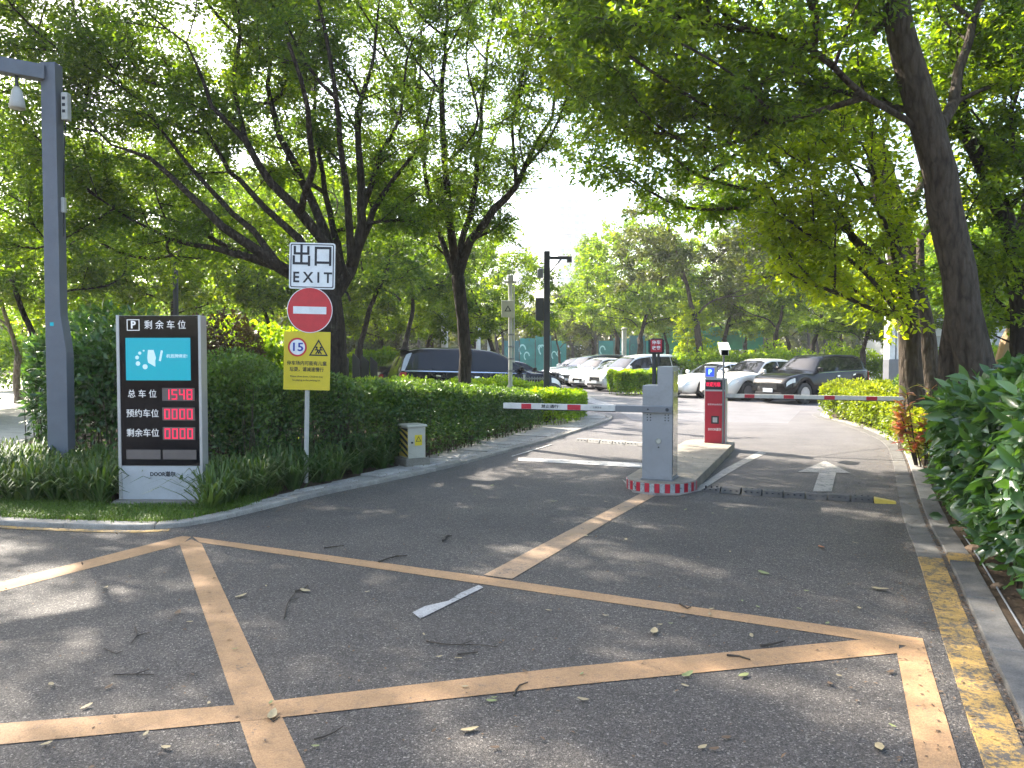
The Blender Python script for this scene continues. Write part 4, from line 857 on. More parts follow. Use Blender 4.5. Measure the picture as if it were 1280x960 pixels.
def figure(x, z, s, f):
    m = MB(); m.prism_y([(x+a*s, z+b*s) for a, b in circ(.016, 10)], -.0145, -.012)
    for pts in ([(0, -.018), (.014*f, -.05)], [(.014*f, -.05), (.034*f, -.085)], [(.014*f, -.05), (-.012*f, -.088)], [(.002, -.024), (.03*f, -.04)], [(.002, -.024), (-.026*f, -.036)]):
        (a, b), (c, d) = pts; L_ = math.hypot(c-a, d-b); ux, uy = (d-b)/L_*.008, -(c-a)/L_*.008
        m.prism_y([(x+(a+ux)*s, z+(b+uy)*s), (x+(a-ux)*s, z+(b-uy)*s), (x+(c-ux)*s, z+(d-uy)*s), (x+(c+ux)*s, z+(d+uy)*s)], -.0145, -.0122)
    m.build('child_figure', M['ink'], yw)
figure(.125, z3+.175, .95, 1); figure(.178, z3+.175, .95, -1)
text('lettering', '停车场内可能有儿童', .062, M['ink'], yw, (0, -.014, z3-.035), bold=.012, sx=.93)
text('lettering', '玩耍，请减速慢行', .062, M['ink'], yw, (.0, -.014, z3-.115), bold=.012, sx=.9)
text('lettering', 'Please slow down. Children may', .034, M['ink'], yw, (0, -.014, z3-.205), sx=.95)
text('lettering', 'be playing in the parking lot.', .034, M['ink'], yw, (0, -.014, z3-.252), sx=.95)

# ------------------------------------------------------------------ electrical box
eb = thing('electrical_box', 'small cream electrical box with yellow and black stripes on a concrete foot', 'electrical box', (-1.52, 11.72, .03), R(33))
MB().rbox(-.2, .2, -.2, .2, 0, .13, .01).build('concrete_foot', M['plinth'], eb, .006)
MB().rbox(-.145, .145, -.16, .16, .13, .6, .01).build('cabinet', M['box_cream'], eb, .004)
MB().rbox(-.17, .17, -.185, .185, .6, .635, .015).build('lid', M['box_cream'], eb, .004)
dr = box('door', M['box_cream'], eb, -.12, .12, -.166, -.159, .16, .58, bevel=.002)
plate('warning_label', [(-.06, -.08), (.06, -.08), (.06, .08), (-.06, .08)], .02, .4, -.169, -.1665, M['sign_yellow'], dr)
ringp('warning_triangle', [(0, .05), (-.048, -.03), (.048, -.03)], [(0, .034), (-.034, -.022), (.034, -.022)], .02, .41, -.1712, -.169, M['ink'], dr)
MB().lathe([(.014, -.19), (.014, -.166)], (-.09, 0, .37), 'y', 10).build('latch', M['dark'], dr)
sp_ = MB(); sp_.box(-.149, -.1455, -.15, .15, .15, .58); sp_.build('yellow_side', M['yellow_box'], eb)
for i in range(5):
    z = .13+i*.1; q = MB(); pts = [(-.15, z), (.15, z+.12), (.15, z+.17), (-.15, z+.05)]; pts = [(a, min(.58, max(.15, b))) for a, b in pts]
    q.add([(-.1525, a, b) for a, b in pts]+[(-.149, a, b) for a, b in pts], [(0, 1, 2, 3), (7, 6, 5, 4), (0, 4, 5, 1), (1, 5, 6, 2), (2, 6, 7, 3), (3, 7, 4, 0)]); q.build('black_stripe', M['ink'], eb)

# ------------------------------------------------------------------ traffic island, gate and pay machine
TH = R(-22); ca, sa = math.cos(TH), math.sin(TH)
IC = Vector((1.93, 9.9, 0))
def lane(x, y, z=0): return Vector((IC.x+x*ca-y*sa, IC.y+x*sa+y*ca, z))
isl = struct('traffic_island'); isl.location = IC; isl.rotation_euler = (0, 0, TH)
out = [(.44*math.cos(a), .44*math.sin(a)) for a in np.linspace(math.pi, 2*math.pi, 25)]
MB().prism(out+[(.44, 4.6), (.3, 4.85), (-.3, 4.85), (-.44, 4.6)], -.05, .13).build('concrete_body', M['island'], isl, .008)
NS = 22
for i in range(NS):
    a0_, a1_ = math.pi+math.pi*i/NS+.006, math.pi+math.pi*(i+1)/NS-.006
    pts = [(.4405*math.cos(a), .4405*math.sin(a)) for a in (a0_, a1_)]+[(.452*math.cos(a), .452*math.sin(a)) for a in (a1_, a0_)]
    MB().prism(pts[::-1], -.02, .118).build('painted_block', M['red'] if i % 2 else M['white_paint'], isl)
gc = thing('gate_cabinet', 'grey barrier gate cabinet with a stepped top on the island nose', 'barrier gate', (1.9, 9.855, .13), TH)
MB().prism_y([(-.19, 0), (.19, 0), (.19, 1.44), (.0, 1.44), (.0, 1.2), (-.19, 1.2)], -.19, .19).build('cabinet', M['cabinet'], gc, .006)
box('base_plate', M['grey_metal'], gc, -.205, .205, -.205, .205, -.002, .018)
box('side_panel', M['side_metal'], gc, .19, .196, -.165, .165, .06, 1.38, bevel=.002)
MB().lathe([(.034, -.2), (.03, -.205), (.0305, -.19)], (.02, 0, .5), 'y', 16).build('lock_cover', M['box_cream'], gc)
MB().lathe([(.01, -.197), (.01, -.19)], (.02, 0, .42), 'y', 8).build('keyhole', M['ink'], gc)
for cx_ in (-.125, .1):
    for i in range(2):
        for j in range(3):
            MB().lathe([(.0085, -.1925), (.0085, -.188)], (cx_+i*.04, 0, .76+j*.035), 'y', 8).build('vent_hole', M['ink'], gc)
bm = thing('barrier_boom', 'short white boom with red bands reaching left across the exit lane', 'boom', tuple(lane(.08, -.25, 1.03)), TH+R(1.5))
MB().rbox(-.62, .1, -.035, .035, -.042, .042, .006).build('boom_clamp', M['grey_metal'], bm, .003)
MB().lathe([(.022, -.045), (.02, -.036)], (.04, 0, 0), 'y', 12).build('pivot_bolt', M['dark'], bm)
MB().lathe([(.012, -.043), (.012, -.036)], (-.2, 0, 0), 'y', 10).build('pivot_bolt', M['dark'], bm)
box('beam', M['boom'], bm, -2.16, -.62, -.018, .018, -.036, .04, bevel=.003)
box('rubber_edge', M['rubber'], bm, -2.15, -.62, -.014, .014, -.047, -.0365)
for a, b in ((-1.9, -1.76), (-1.26, -1.08)): box('red_band', M['red'], bm, a, b, -.0205, -.0182, -.033, .035)
text('lettering', '禁止通行', .05, M['ink'], bm, (-1.5, -.019, .002), bold=.02, sx=1.2); text('lettering', '注意安全', .03, M['ink'], bm, (-.86, -.019, .004))
gc2 = thing('gate_cabinet', 'second grey gate cabinet hidden behind the red pay machine', 'barrier gate', tuple(lane(.12, 4.58, .13)), TH)
MB().rbox(-.13, .14, -.12, .12, 0, 1.0, .01).build('cabinet', M['cabinet'], gc2, .004)
bm2 = thing('barrier_boom', 'long white boom with four red bands reaching right from the pay machine', 'boom', tuple(lane(.2, 4.43, .985)), TH)
box('beam', M['boom'], bm2, -.1, 2.98, -.018, .018, -.034, .036, bevel=.003)
box('rubber_edge', M['rubber'], bm2, 0, 2.95, -.014, .014, -.046, -.0345)
for i in range(4): a = .42+i*.66; box('red_band', M['red'], bm2, a, a+.17, -.0205, -.0182, -.031, .032)

pm = thing('pay_machine', 'red and silver pay machine with a blue parking display on the island', 'pay machine', (3.71, 13.99, .13), TH)
W2 = .19
MB().rbox(-W2, W2, -.14, .14, 0, 1.17, .01).build('casing', M['silver'], pm, .004)
MB().rbox(-W2, .0, -.12, .1, 1.17, 1.385, .01).build('head', M['silver'], pm, .004)
bd = box('parking_display', M['blue_disp'], pm, -W2+.025, -.025, -.126, -.121, 1.205, 1.35)
text('lettering', 'P', .12, M['blue_dot'], bd, (-.095, -.128, 1.278), bold=.03)
rp = box('front_panel', M['red'], pm, -W2+.016, W2-.016, -.148, -.139, .0, .935, bevel=.003)
dp = box('message_display', M['ink'], pm, -W2+.02, W2-.02, -.147, -.139, .965, 1.14, bevel=.003)
text('lettering', '欢迎光临', .085, M['led'], dp, (-.035, -.149, 1.055), bold=.02, sx=.75)
text('lettering', '智慧停车收费系统', .034, M['white'], rp, (0, -.1495, .695), sx=.95); text('lettering', 'DOOR道尔', .055, M['white'], rp, (0, -.1495, .245), bold=.02, sx=.85)
cr = box('card_reader', M['ink'], pm, -.062, .072, -.156, -.148, .35, .49, bevel=.003); box('reader_window', M['silver'], cr, -.035, .045, -.159, -.156, .375, .465)
MB().lathe([(.006, -.15), (.006, -.147)], (0, 0, .87), 'y', 8).build('microphone', M['ink'], pm)
cm = thing('bullet_camera', 'white hooded camera on a thin stand above the pay machine', 'camera', tuple(lane(.27, 4.25, .13)), TH+R(12))
MB().tube([(0, 0, 0), (0, 0, 1.62)], .018, 8).build('stand', M['grey_metal'], cm)
cmx = MB(); T_ = Matrix.Translation((0, -.02, 1.69)) @ Matrix.Rotation(R(16), 4, 'X'); cmx.box(-.07, .07, -.2, .2, -.06, .05, T_); cmx.build('camera_body', M['white'], cm, .01)
ch = MB(); ch.box(-.09, .09, -.27, .2, .055, .075, T_); ch.build('hood', M['white'], cm, .004)
cl = MB(); cl.box(-.055, .055, -.215, -.2, -.05, .04, T_); cl.build('lens', M['glass'], cm)
rc = thing('gate_camera', 'red faced camera on a black stand behind the gate cabinet', 'camera', (2.06, 11.0, .13), TH+R(10))
m = MB(); m.tube([(-.03, 0, 0), (-.03, 0, 1.6)], .03, 8); m.tube([(.03, 0, 0), (.03, 0, 1.6)], .02, 6); m.build('stand', M['black'], rc)
MB().rbox(-.1, .1, -.06, .1, 1.6, 1.82, .02).build('camera_body', M['black'], rc, .006)
fp = box('front_face', M['red'], rc, -.08, .08, -.07, -.06, 1.625, 1.8, bevel=.004)
text('lettering', '停车', .06, M['white'], fp, (0, -.0725, 1.76), bold=.02); text('lettering', '收费', .06, M['white'], fp, (0, -.0725, 1.68), bold=.02)
for s in (-1, 1): box('side_flap', M['black'], rc, s*.1-.012, s*.1+.012, -.08, .02, 1.62, 1.8)

# ------------------------------------------------------------------ speed bumps
def bump_strip(name, label, a, b, n, dusty, caps=True, d=.13):
    L_ = (b-a).length/n; ang = math.atan2(b.y-a.y, b.x-a.x); t = thing(name, label, 'speed bump', tuple(a), ang)
    for i in range(n):
        m = MB(); x0, x1 = i*L_+.008, (i+1)*L_-.008; pr = [(-d, 0), (-d*.86, .018), (-d*.5, .062), (d*.5, .062), (d*.86, .018), (d, 0)]; e = 1
        c0 = .25 if caps and i == 0 else 1; c1 = .5 if caps and i == n-1 else 1
        vs = [(x0, y*(c0*.7+.3), z*c0+.002) for y, z in pr]+[(x1, y*(c1*.7+.3), z*c1+.002) for y, z in pr]
        m.add(vs, [tuple(range(5, -1, -1)), tuple(range(6, 12))]+[(j, j+1, j+7, j+6) for j in range(5)])
        yellow = caps and i == n-1
        o = m.build('rubber_segment', M['yellow_box'] if yellow else (M['slab'] if dusty else M['bump_rubber']), t, .006); o.rotation_euler = (0, R(rd.uniform(-.4, .4)), R(rd.uniform(-.6, .6)))
        if not yellow:
            h = MB()
            for q in (.2, .5, .8): xq = x0+(x1-x0)*q; h.box(xq-.011, xq+.011, -d*.78, -d*.66, .03, .045); h.lathe([(.012, .0), (.012, .0655)], (xq, d*.1, 0), 'z', 8)
            h.build('bolt_hole', M['ink'], t)['kind'] = 'stuff'
rd = random.Random(2)
bump_strip('speed_bump', 'black rubber speed bump with a yellow end across the entry lane', G(878, 614), G(1124, 630), 9, False)
bump_strip('speed_bump', 'dusty grey speed bump across the exit lane beyond the cabinet', G(722, 552), lane(-.5, 4.35), 8, True, False, .1)

# ------------------------------------------------------------------ poles, fence, far things
p1 = thing('box_pole', 'pale pole carrying a cream box beside the black van', 'pole', (-.04, 19.1, .03))
m = MB(); m.tube([(0, 0, 0), (0, 0, .95)], .075, 10); m.tube([(0, 0, .95), (0, 0, 3.5)], .052, 10); m.build('post', M['pole'], p1)
MB().rbox(-.22, .1, -.19, -.06, 2.62, 3.03, .01).build('switch_box', M['box_cream'], p1, .005)
ringp('warning_symbol', [(0, .09), (-.085, -.06), (.085, -.06)], [(0, .05), (-.045, -.04), (.045, -.04)], -.06, 2.82, -.194, -.1905, M['ink'], p1)
m = MB(); m.box(-.15, .15, -.03, .03, 3.46, 3.52); m.tube([(.09, 0, 1.5), (.09, 0, 3.4)], .02, 6); m.build('bracket', M['pole'], p1)
MB().rbox(-.06, .08, -.08, .08, 3.52, 3.66, .01).build('antenna', M['pole'], p1)
for i in range(4): MB().lathe([(.08, -.02), (.08, .02)], (.02, 0, 1.3+i*.3), 'z', 10).build('clamp', M['grey_metal'], p1)
p2 = thing('camera_mast', 'dark mast with a short top arm and a hanging dark box', 'mast', (.87, 19.3, .03))
MB().rbox(-.075, .075, -.075, .075, 0, 4.28, .01).build('post', M['dark'], p2, .005)
m = MB(); m.box(.075, .62, -.03, .03, 4.08, 4.15); m.tube([(.075, 0, 3.75), (.35, 0, 4.08)], .018, 6); m.build('arm', M['dark'], p2)
MB().rbox(-.28, -.08, -.05, .05, 2.55, 3.12, .01).build('signal_box', M['dark'], p2, .005)
MB().rbox(-.24, -.09, -.12, .1, 3.62, 3.84, .02).build('camera', M['grey_metal'], p2, .005)
MB().rbox(.5, .62, -.05, .05, 4.0, 4.08, .01).build('sensor', M['dark'], p2)
p5 = thing('thin_post', 'thin dark post with a cross arm above the kiosk', 'post', (-8.7, 20, 0))
m = MB(); m.tube([(0, 0, 0), (0, 0, 4.3)], .07, 8); m.build('post', M['dark'], p5); MB().box(-.7, .2, -.04, .04, 4.22, 4.3).build('cross_arm', M['dark'], p5)
p4 = thing('white_column', 'white rectangular lamp column with a dark grey foot at the end of the hedge', 'column', (11.95, 24.2, 0))
MB().rbox(-.21, .21, -.2, .2, 0, 1.6, .01).build('foot', M['grey_metal'], p4, .006)
MB().rbox(-.2, -.01, -.18, .18, 1.6, 7, .01).build('white_face', M['white'], p4, .005); MB().rbox(.04, .2, -.18, .18, 1.6, 7, .01).build('white_face', M['white'], p4, .005)
box('recess', M['grey_metal'], p4, -.01, .04, -.14, .15, 1.6, 7)
for px, Y, top, r_, lab in ((780, 50, 3.4, .16, 'white bollard light between the far parked cars'), (556, 37, 3.6, .16, 'white pillar rising behind the black van'), (598, 44, 3.4, .13, 'left one of two thin white posts beyond the black van'), (611, 46, 3.7, .09, 'right one of two thin white posts beyond the black van')):
    t = thing('white_post', lab, 'post', ((px-640)*Y/F, Y, 0)); MB().tube([(0, 0, 0), (0, 0, top)], r_, 10).build('shaft', M['white'], t); MB().lathe([(r_*1.25, top), (r_*1.25, top+.08), (r_*.5, top+.16)], (0, 0, 0), 'z', 10).build('cap', M['pole'], t)
fe = thing('steel_fence', 'low grey fence of upright bars beside the nose of the black van', 'fence', (-.25, 22.95, 0), R(4))
for z in (.16, 1.0): box('rail', M['grey_metal'], fe, 0, 1.3, -.02, .02, z, z+.05)
for i in range(16): box('bar', M['grey_metal'], fe, .04+i*.08, .062+i*.08, -.01, .012, .0, 1.08)
for x in (0, .62, 1.28): box('fence_post', M['pole'], fe, x-.03, x+.03, -.035, .035, 0, 1.14)
for i, px in enumerate((431, 443, 452, 461)):
    t = thing('dark_slab', ['first dark slab with slanted top right of the big trunk', 'second dark slab in the row of four', 'third dark slab in the row of four', 'dark slab nearest the tail of the black van'][i], 'slab', ((px-640)*24.5/F, 24.5+.3*i, 0), R(-8+i*5), 'dark slanted slabs by the black van')
    MB().prism_y([(-.12, 0), (.12, 0), (.12, 1.62-.05*i), (-.1, 1.85-.06*i), (-.12, 1.8-.06*i)], -.05, .05).build('panel', M['black'], t, .006); box('foot', M['dark'], t, -.15, .15, -.1, .1, 0, .06)
# teal hoarding panels with painted scrolls
hd = thing('teal_hoarding', 'teal painted hoarding with pale scrolls far behind the parked cars', 'hoarding', (0, 76, 0))
for i in range(15):
    x = -.8+i*1.55
    if i in (4, 5) or i > 11: continue
    box('panel', M['teal'] if i % 4 else M['teal_dark'], hd, x, x+1.5, -.05, .05, .1, 3.2+.25*((i*7) % 3))
    box('panel_post', M['dark'], hd, x-.03, x+.03, -.06, .06, 0, 3.3)
    q = MB(); r_ = random.Random(i); 
    for j in range(2):
        c_ = (x+.35+.4*j+r_.uniform(-.1, .1), r_.uniform(.8, 2.6)); rr = r_.uniform(.2, .42); o_ = [(a*rr, b*rr*1.5) for a, b in circ(1, 16)]; n_ = len(o_)
        vs = [(c_[0]+p_[0]*s, -.053-.002*j-yq, c_[1]+p_[1]*s) for yq in (0, .004) for s in (1, .68) for p_ in o_[:12]]; n_ = 12
        fs = [(2*n_+a, 2*n_+a+1, 3*n_+a+1, 3*n_+a) for a in range(n_-1)]; q.add(vs, fs)
    q.build('painted_scroll', M['teal_pale'] if i % 4 else M['teal'], hd)
gn = thing('netted_scaffold', 'green netted scaffold roof behind the white van', 'scaffold', ((880-640)*72/F, 72, 0))
for i in range(5): box('net_panel', M['green_net'], gn, -4+i*1.9, -4+i*1.9+1.85, -.1, .1, 2.3, 3.7)
for i in range(6): box('pole', M['grey_metal'], gn, -4.03+i*1.9, -3.95+i*1.9, -.05, .05, 0, 3.9)
MB().prism_y([(-4.4, 3.75), (6, 3.75), (5.2, 4.4), (-3.6, 4.4)], -1, 1).build('sheet_roof', M['green_net'], gn)
def low_building(name, label, x0, x1, y, h, n, floors=1, dep=8, base=.4):
    t = thing(name, label, 'building', ((x0+x1)/2, y, 0)); w = (x1-x0)/2
    box('wall', M['building'], t, -w, w, 0, dep, 0, h); box('roof', M['grey_metal'], t, -w-.4, w+.4, -.5, dep+.4, h, h+.3)
    fh = h/floors; s = 2*w/n
    for f in range(floors):
        for i in range(n):
            a = -w+i*s+s*.15; wi = box('window', M['window'], t, a, a+s*.7, -.06, -.003, f*fh+fh*.3, f*fh+fh*.82)
            fr = MB()
            for e in ((a-.06, a, f*fh+fh*.3-.06, f*fh+fh*.82+.06), (a+s*.7, a+s*.7+.06, f*fh+fh*.3-.06, f*fh+fh*.82+.06), (a, a+s*.7, f*fh+fh*.82, f*fh+fh*.82+.06), (a, a+s*.7, f*fh+fh*.3-.06, f*fh+fh*.3)): fr.box(e[0], e[1], -.1, -.004, e[2], e[3])
            fr.build('frame', M['pole'], wi)
low_building('pale_building', 'long pale building glimpsed between trunks left of the teal hoarding', -24, -7, 104, 6.4, 9, 2)
low_building('grey_building', 'pale building with window bands glimpsed at the right edge', 25.5, 36, 48, 7, 5, 2)
for px, w, Y, top, lab, n in ((716, 13, 330, 250, 'pale high-rise seen in the sky gap above the lane', 22), (656, 7, 360, 305, 'thin pale high-rise left of the sky gap', 18), (936, 20, 300, 228, 'hazy high-rise behind the middle canopy gap', 22)):
    hz = H+(HOR-top)*Y/F; t = thing('high_rise', lab, 'tower', ((px-640)*Y/F, Y, 0), R(8))
    box('wall', M['building'], t, -w/2, w/2, 0, 12, 0, hz)
    for i in range(n):
        z = hz-(i+1)*3.0
        if z > 4: box('floor_slab', M['white'], t, -w/2-.5, w/2+.5, -.7, .5, z, z+.9)
        if z > 4:
            for j in range(4): box('window', M['window'], t, -w/2+w*(.06+.24*j), -w/2+w*(.06+.24*j)+w*.15, -.05, .02, z+1.1, z+2.6)
m = MB(); pa, pb_ = P(648, 238, 17), P(760, 218, 20)
m.tube([pa.lerp(pb_, t)-Vector((0, 0, .12*math.sin(math.pi*t))) for t in np.linspace(0, 1, 10)], .012, 5); tag(m.build('overhead_cable', M['dark'], None), 'thin dark cable crossing the sky gap between the trees', 'cable')
# timber prop, railing and stones at the right
tp = thing('timber_prop', 'pale leaning timber prop at the right edge behind the broad leaves', 'prop', tuple(P(1240, 470, 12.3)))
a, b = P(1238, 470, 12.3), P(1276, 385, 12.3); MB().tube([(0, 0, -.4), tuple((b-a)*.5), tuple((b-a)*1.2)], [.12, .11, .1], 12).build('log', M['wood'], tp)
MB().tube([tuple(P(1180, 452, 13)-a), tuple(P(1250, 398, 13)-a)], .02, 6).build('brace_rod', M['pole'], tp)
rl = thing('railing', 'pale railing glimpsed behind the timber prop', 'railing', (9.0, 15.0, 0))
for i in range(5): box('post', M['pole'], rl, i*.6, i*.6+.05, 0, .05, 0, 2.2)
for z in (1.1, 1.6, 2.15): box('rail', M['pole'], rl, 0, 2.5, 0.005, .045, z, z+.05)
for i, (px, py, s) in enumerate(((1224, 694, .06), (1200, 655, .045), (1252, 742, .04))):
    m = MB(); r_ = random.Random(i); c_ = G(px, py); vs = []; fs = []; nn_ = 8
    for a_ in range(5):
        for b_ in range(nn_):
            p_, t_ = math.pi*(a_+.5)/5, 2*math.pi*b_/nn_; q_ = r_.uniform(.72, 1.2); vs.append((s*q_*math.sin(p_)*math.cos(t_)*1.3, s*q_*math.sin(p_)*math.sin(t_), s*q_*.6*math.cos(p_)))
    fs = [(a_*nn_+b_, a_*nn_+(b_+1) % nn_, (a_+1)*nn_+(b_+1) % nn_, (a_+1)*nn_+b_) for a_ in range(4) for b_ in range(nn_)]+[tuple(range(nn_)), tuple(range(4*nn_, 5*nn_))]
    o = m.add(vs, fs).build('stone', M['rock'], None); o.location = (c_.x, c_.y, .02+s*.4); tag(o, ['largest brown stone in the strip behind the right kerb', 'middle brown stone further along the right kerb strip', 'smallest brown stone nearest the camera behind the kerb'][i], 'stone')
m = MB(); m.tube([tuple(along(right_edge, s_r, q, -.45)+Vector((0, 0, .038))) for q in np.linspace(3.2, 9, 14)], .007, 6); tag(m.build('conduit', M['grey_metal'], None), 'thin grey conduit lying behind the right kerb', 'pipe')
tn = thing('white_canopy', 'small white canopy glimpsed above the shrubs left of the kiosk', 'canopy', ((92-640)*34/F, 34, 0))
MB().add([(-.8, -.8, 2.6), (.8, -.8, 2.6), (.8, .8, 2.6), (-.8, .8, 2.6), (0, 0, 3.9)], [(0, 1, 4), (1, 2, 4), (2, 3, 4), (3, 0, 4), (3, 2, 1, 0)]).build('canopy_top', M['white'], tn)
for x in (-.75, .75): MB().tube([(x, -.75, 0), (x, -.75, 2.6)], .04, 6).build('leg', M['pole'], tn)

# ------------------------------------------------------------------ parked cars
PROF = {
 'suv': dict(L=4.55, W=1.86, clr=.24, wr=.36, f=(.185, .80), belt=(.98, 1.12), top=[(0, .66), (.012, .82), (.05, .94), (.15, 1.03), (.265, 1.08), (.30, 1.13), (.41, 1.57), (.47, 1.65), (.6, 1.69), (.82, 1.66), (.91, 1.56), (.965, 1.12), (.99, 1.0), (1, .7)], cowl=.285, rs=.425, re=.905, rb=.97),
 'sedan': dict(L=4.95, W=1.9, clr=.17, wr=.35, f=(.185, .80), belt=(.86, .98), top=[(0, .52), (.012, .66), (.05, .76), (.15, .86), (.27, .94), (.31, .98), (.44, 1.36), (.52, 1.45), (.66, 1.43), (.80, 1.24), (.90, 1.06), (.98, 1.0), (1, .66)], cowl=.295, rs=.45, re=.73, rb=.88),
 'cross': dict(L=4.7, W=1.9, clr=.2, wr=.36, f=(.185, .80), belt=(.95, 1.06), top=[(0, .6), (.012, .76), (.05, .88), (.15, .98), (.27, 1.04), (.305, 1.08), (.42, 1.5), (.5, 1.6), (.65, 1.6), (.82, 1.5), (.93, 1.25), (.985, 1.0), (1, .7)], cowl=.29, rs=.435, re=.84, rb=.94),
 'mpv': dict(L=5.1, W=1.92, clr=.18, wr=.35, f=(.18, .79), belt=(.98, 1.12), top=[(0, .6), (.012, .82), (.045, .94), (.12, 1.03), (.2, 1.1), (.23, 1.14), (.36, 1.6), (.43, 1.72), (.58, 1.8), (.85, 1.79), (.94, 1.7), (.975, 1.2), (.992, .95), (1, .7)], cowl=.215, rs=.385, re=.945, rb=.978),
}
def make_car(name, label, kind, paint, group=None, pillar=False, trim=True):
    c = PROF[kind]; L, W = c['L'], c['W']; tx = [p[0] for p in c['top']]; tz = [p[1] for p in c['top']]
    def top(u):
        s = 0
        for d, w in ((-.012, .25), (0, .5), (.012, .25)): s += w*np.interp(min(1, max(0, u+d)), tx, tz)
        return float(s)
    belt = lambda u: min(c['belt'][0]+(c['belt'][1]-c['belt'][0])*u, top(u)-.035)
    def hw(u):
        s = abs(2*u-1); return W/2*(1-.20*max(0, (s-.72)/.28)**2.2)
    def bot(u):
        z = c['clr']+.1*max(0, (abs(2*u-1)-.9)/.1)
        for f in c['f']:
            dx = (u-f)*L; R_ = c['wr']+.055
            if abs(dx) < R_: z = max(z, c['wr']+math.sqrt(R_*R_-dx*dx))
        return z
    def ring(u):
        t, b, w, z0 = top(u), belt(u), hw(u), bot(u); z0 = min(z0, b-.05); g = max(0, t-b-.04)
        wr = w*.95-min(.24, g*.42); md = min(max(.62*b, z0+.01), b-.02); rail = max(b+.012, t-.075)
        return [(0, z0+.02), (w*.9, z0), (w*.985, z0+(md-z0)*.35), (w, md), (w*.965, b), (wr, rail), (wr*.72, t-.018), (0, t)]
    us = sorted(set([0, .004, .012, .025, .045, .07]+list(np.linspace(.1, .9, 49))+[.93, .955, .975, .988, .996, 1]))
    t_ = thing(name, label, 'car', (0, 0, 0), 0, group)
    m = MB(); m.sm = True; m.mi = 0; K = 8; vs = []
    for u in us:
        r = ring(u); full = [(y, z) for y, z in r]+[(-y, z) for y, z in r[-2:0:-1]]; nf = len(full); x = L/2-u*L
        vs += [(x, y, z) for y, z in full]
    fs = [(i*nf+j, i*nf+(j+1) % nf, (i+1)*nf+(j+1) % nf, (i+1)*nf+j) for i in range(len(us)-1) for j in range(nf)]
    fs += [tuple(range(nf-1, -1, -1)), tuple(range((len(us)-1)*nf, len(us)*nf))]
    m.add(vs, fs); body = m.build('body', M[paint], t_)
    def S(u, k, off, side):
        r = ring(u); i = min(6, int(k)); f = k-i; y = r[i][0]*(1-f)+r[i+1][0]*f; z = r[i][1]*(1-f)+r[i+1][1]*f
        dy, dz = r[i+1][0]-r[i][0], r[i+1][1]-r[i][1]; n = math.hypot(dy, dz)+1e-6
        return (L/2-u*L, side*(y+dz/n*off), z-dy/n*off)
    def patch(nm, mat, u0, u1, k0, k1, side, off=.008, nu=8, nk=2, edge=None, parent=t_):
        q = MB(); q.sm = True; vs = []
        for i in range(nu+1):
            for j in range(nk+1):
                a, b = i/nu, j/nk; uu = u0+(u1-u0)*a
                if edge: uu += edge*(b-.5)
                vs.append(S(uu, k0+(k1-k0)*b, off, side))
        q.add(vs, [(i*(nk+1)+j, i*(nk+1)+j+1, (i+1)*(nk+1)+j+1, (i+1)*(nk+1)+j) for i in range(nu) for j in range(nk)]); return q.build(nm, mat, parent)
    def span(nm, mat, u0, u1, k0, off=.01, n=8):     # patch across the car from side to side
        q = MB(); q.sm = True; ks = [k0, 6, 6.99]; vs = []
        for i in range(n+1):
            u = u0+(u1-u0)*i/n; row = [S(u, k, off, 1) for k in (k0, 5.6, 6, 6.5, 6.99)]+[S(u, k, off, -1) for k in (6.5, 6, 5.6, k0)]
            vs += [(x, y, z+.004) for x, y, z in row]
        q.add(vs, [(i*9+j, i*9+j+1, (i+1)*9+j+1, (i+1)*9+j) for i in range(n) for j in range(8)]); return q.build(nm, mat, t_)
    span('windscreen', M['glass'], c['cowl']+.012, c['rs']-.005, 5.12); span('rear_window', M['glass'], c['re']+.008, c['rb']-.006, 5.2)
    a, b = c['cowl']+.055, c['re']+(.0 if kind == 'sedan' else .02); m1 = a+(b-a)*.42; m2 = a+(b-a)*.76
    for s in (1, -1):
        patch('window', M['glass'], a, m1-.004, 4.1, 4.9, s); patch('window', M['glass'], m1+.004, m2-.004, 4.1, 4.9, s); patch('window', M['glass'], m2+.004, b-.015, 4.1, 4.88, s)
        if trim: patch('window_trim', M['chrome'], a-.03, b-.01, 4.0, 4.045, s, .012, 14, 1)
        patch('headlight', M['lamp'], .012, .08, 3.45, 3.86, s, .01, 5, 1); patch('tail_light', M['tail'], .945, .99, 3.1, 3.95, s, .01, 4, 1)
        for ud in (m1, m2-.01): patch('door_gap', M['inner'], ud, ud+.002, 1.4, 4.0, s, .003, 1, 5)
        patch('sill', M['black'], c['f'][0]+.09, c['f'][1]-.09, 1, 1.35, s, .006, 6, 1)
        for ud in (m1-.035, m2-.045): patch('door_handle', M['chrome'], ud, ud+.03, 3.62, 3.74, s, .03, 2, 1)
        if pillar: patch('chrome_pillar', M['silver'], b-.035, b+.012, 4.05, 4.95, s, .014, 3, 3, -.05)
        mr = S(c['cowl']+.06, 4.15, .09, s); q = MB(); q.rbox(mr[0]-.06, mr[0]+.08, mr[1]-.09, mr[1]+.09, mr[2]-.0, mr[2]+.14, .03); q.build('mirror', M[paint], t_, .015)
        for f in c['f']:
            x, y, wr = L/2-f*L, s*(W/2-.115), c['wr']; w_ = MB(); w_.sm = True
            w_.lathe([(wr*.62, -.1), (wr*.9, -.11), (wr, -.085), (wr, .085), (wr*.9, .11), (wr*.62, .1)], (0, 0, 0), 'y', 24)
            wh = bpy.data.objects.new('wheel', None); link(wh, t_); wh.location = (x, y, wr); w_.build('tyre', M['rubber'], wh)
            q = MB(); yo = s*.085; q.lathe([(wr*.62, s*.112), (wr*.56, s*.112), (wr*.54, s*.05), (.01, s*.045)], (0, 0, 0), 'y', 20)
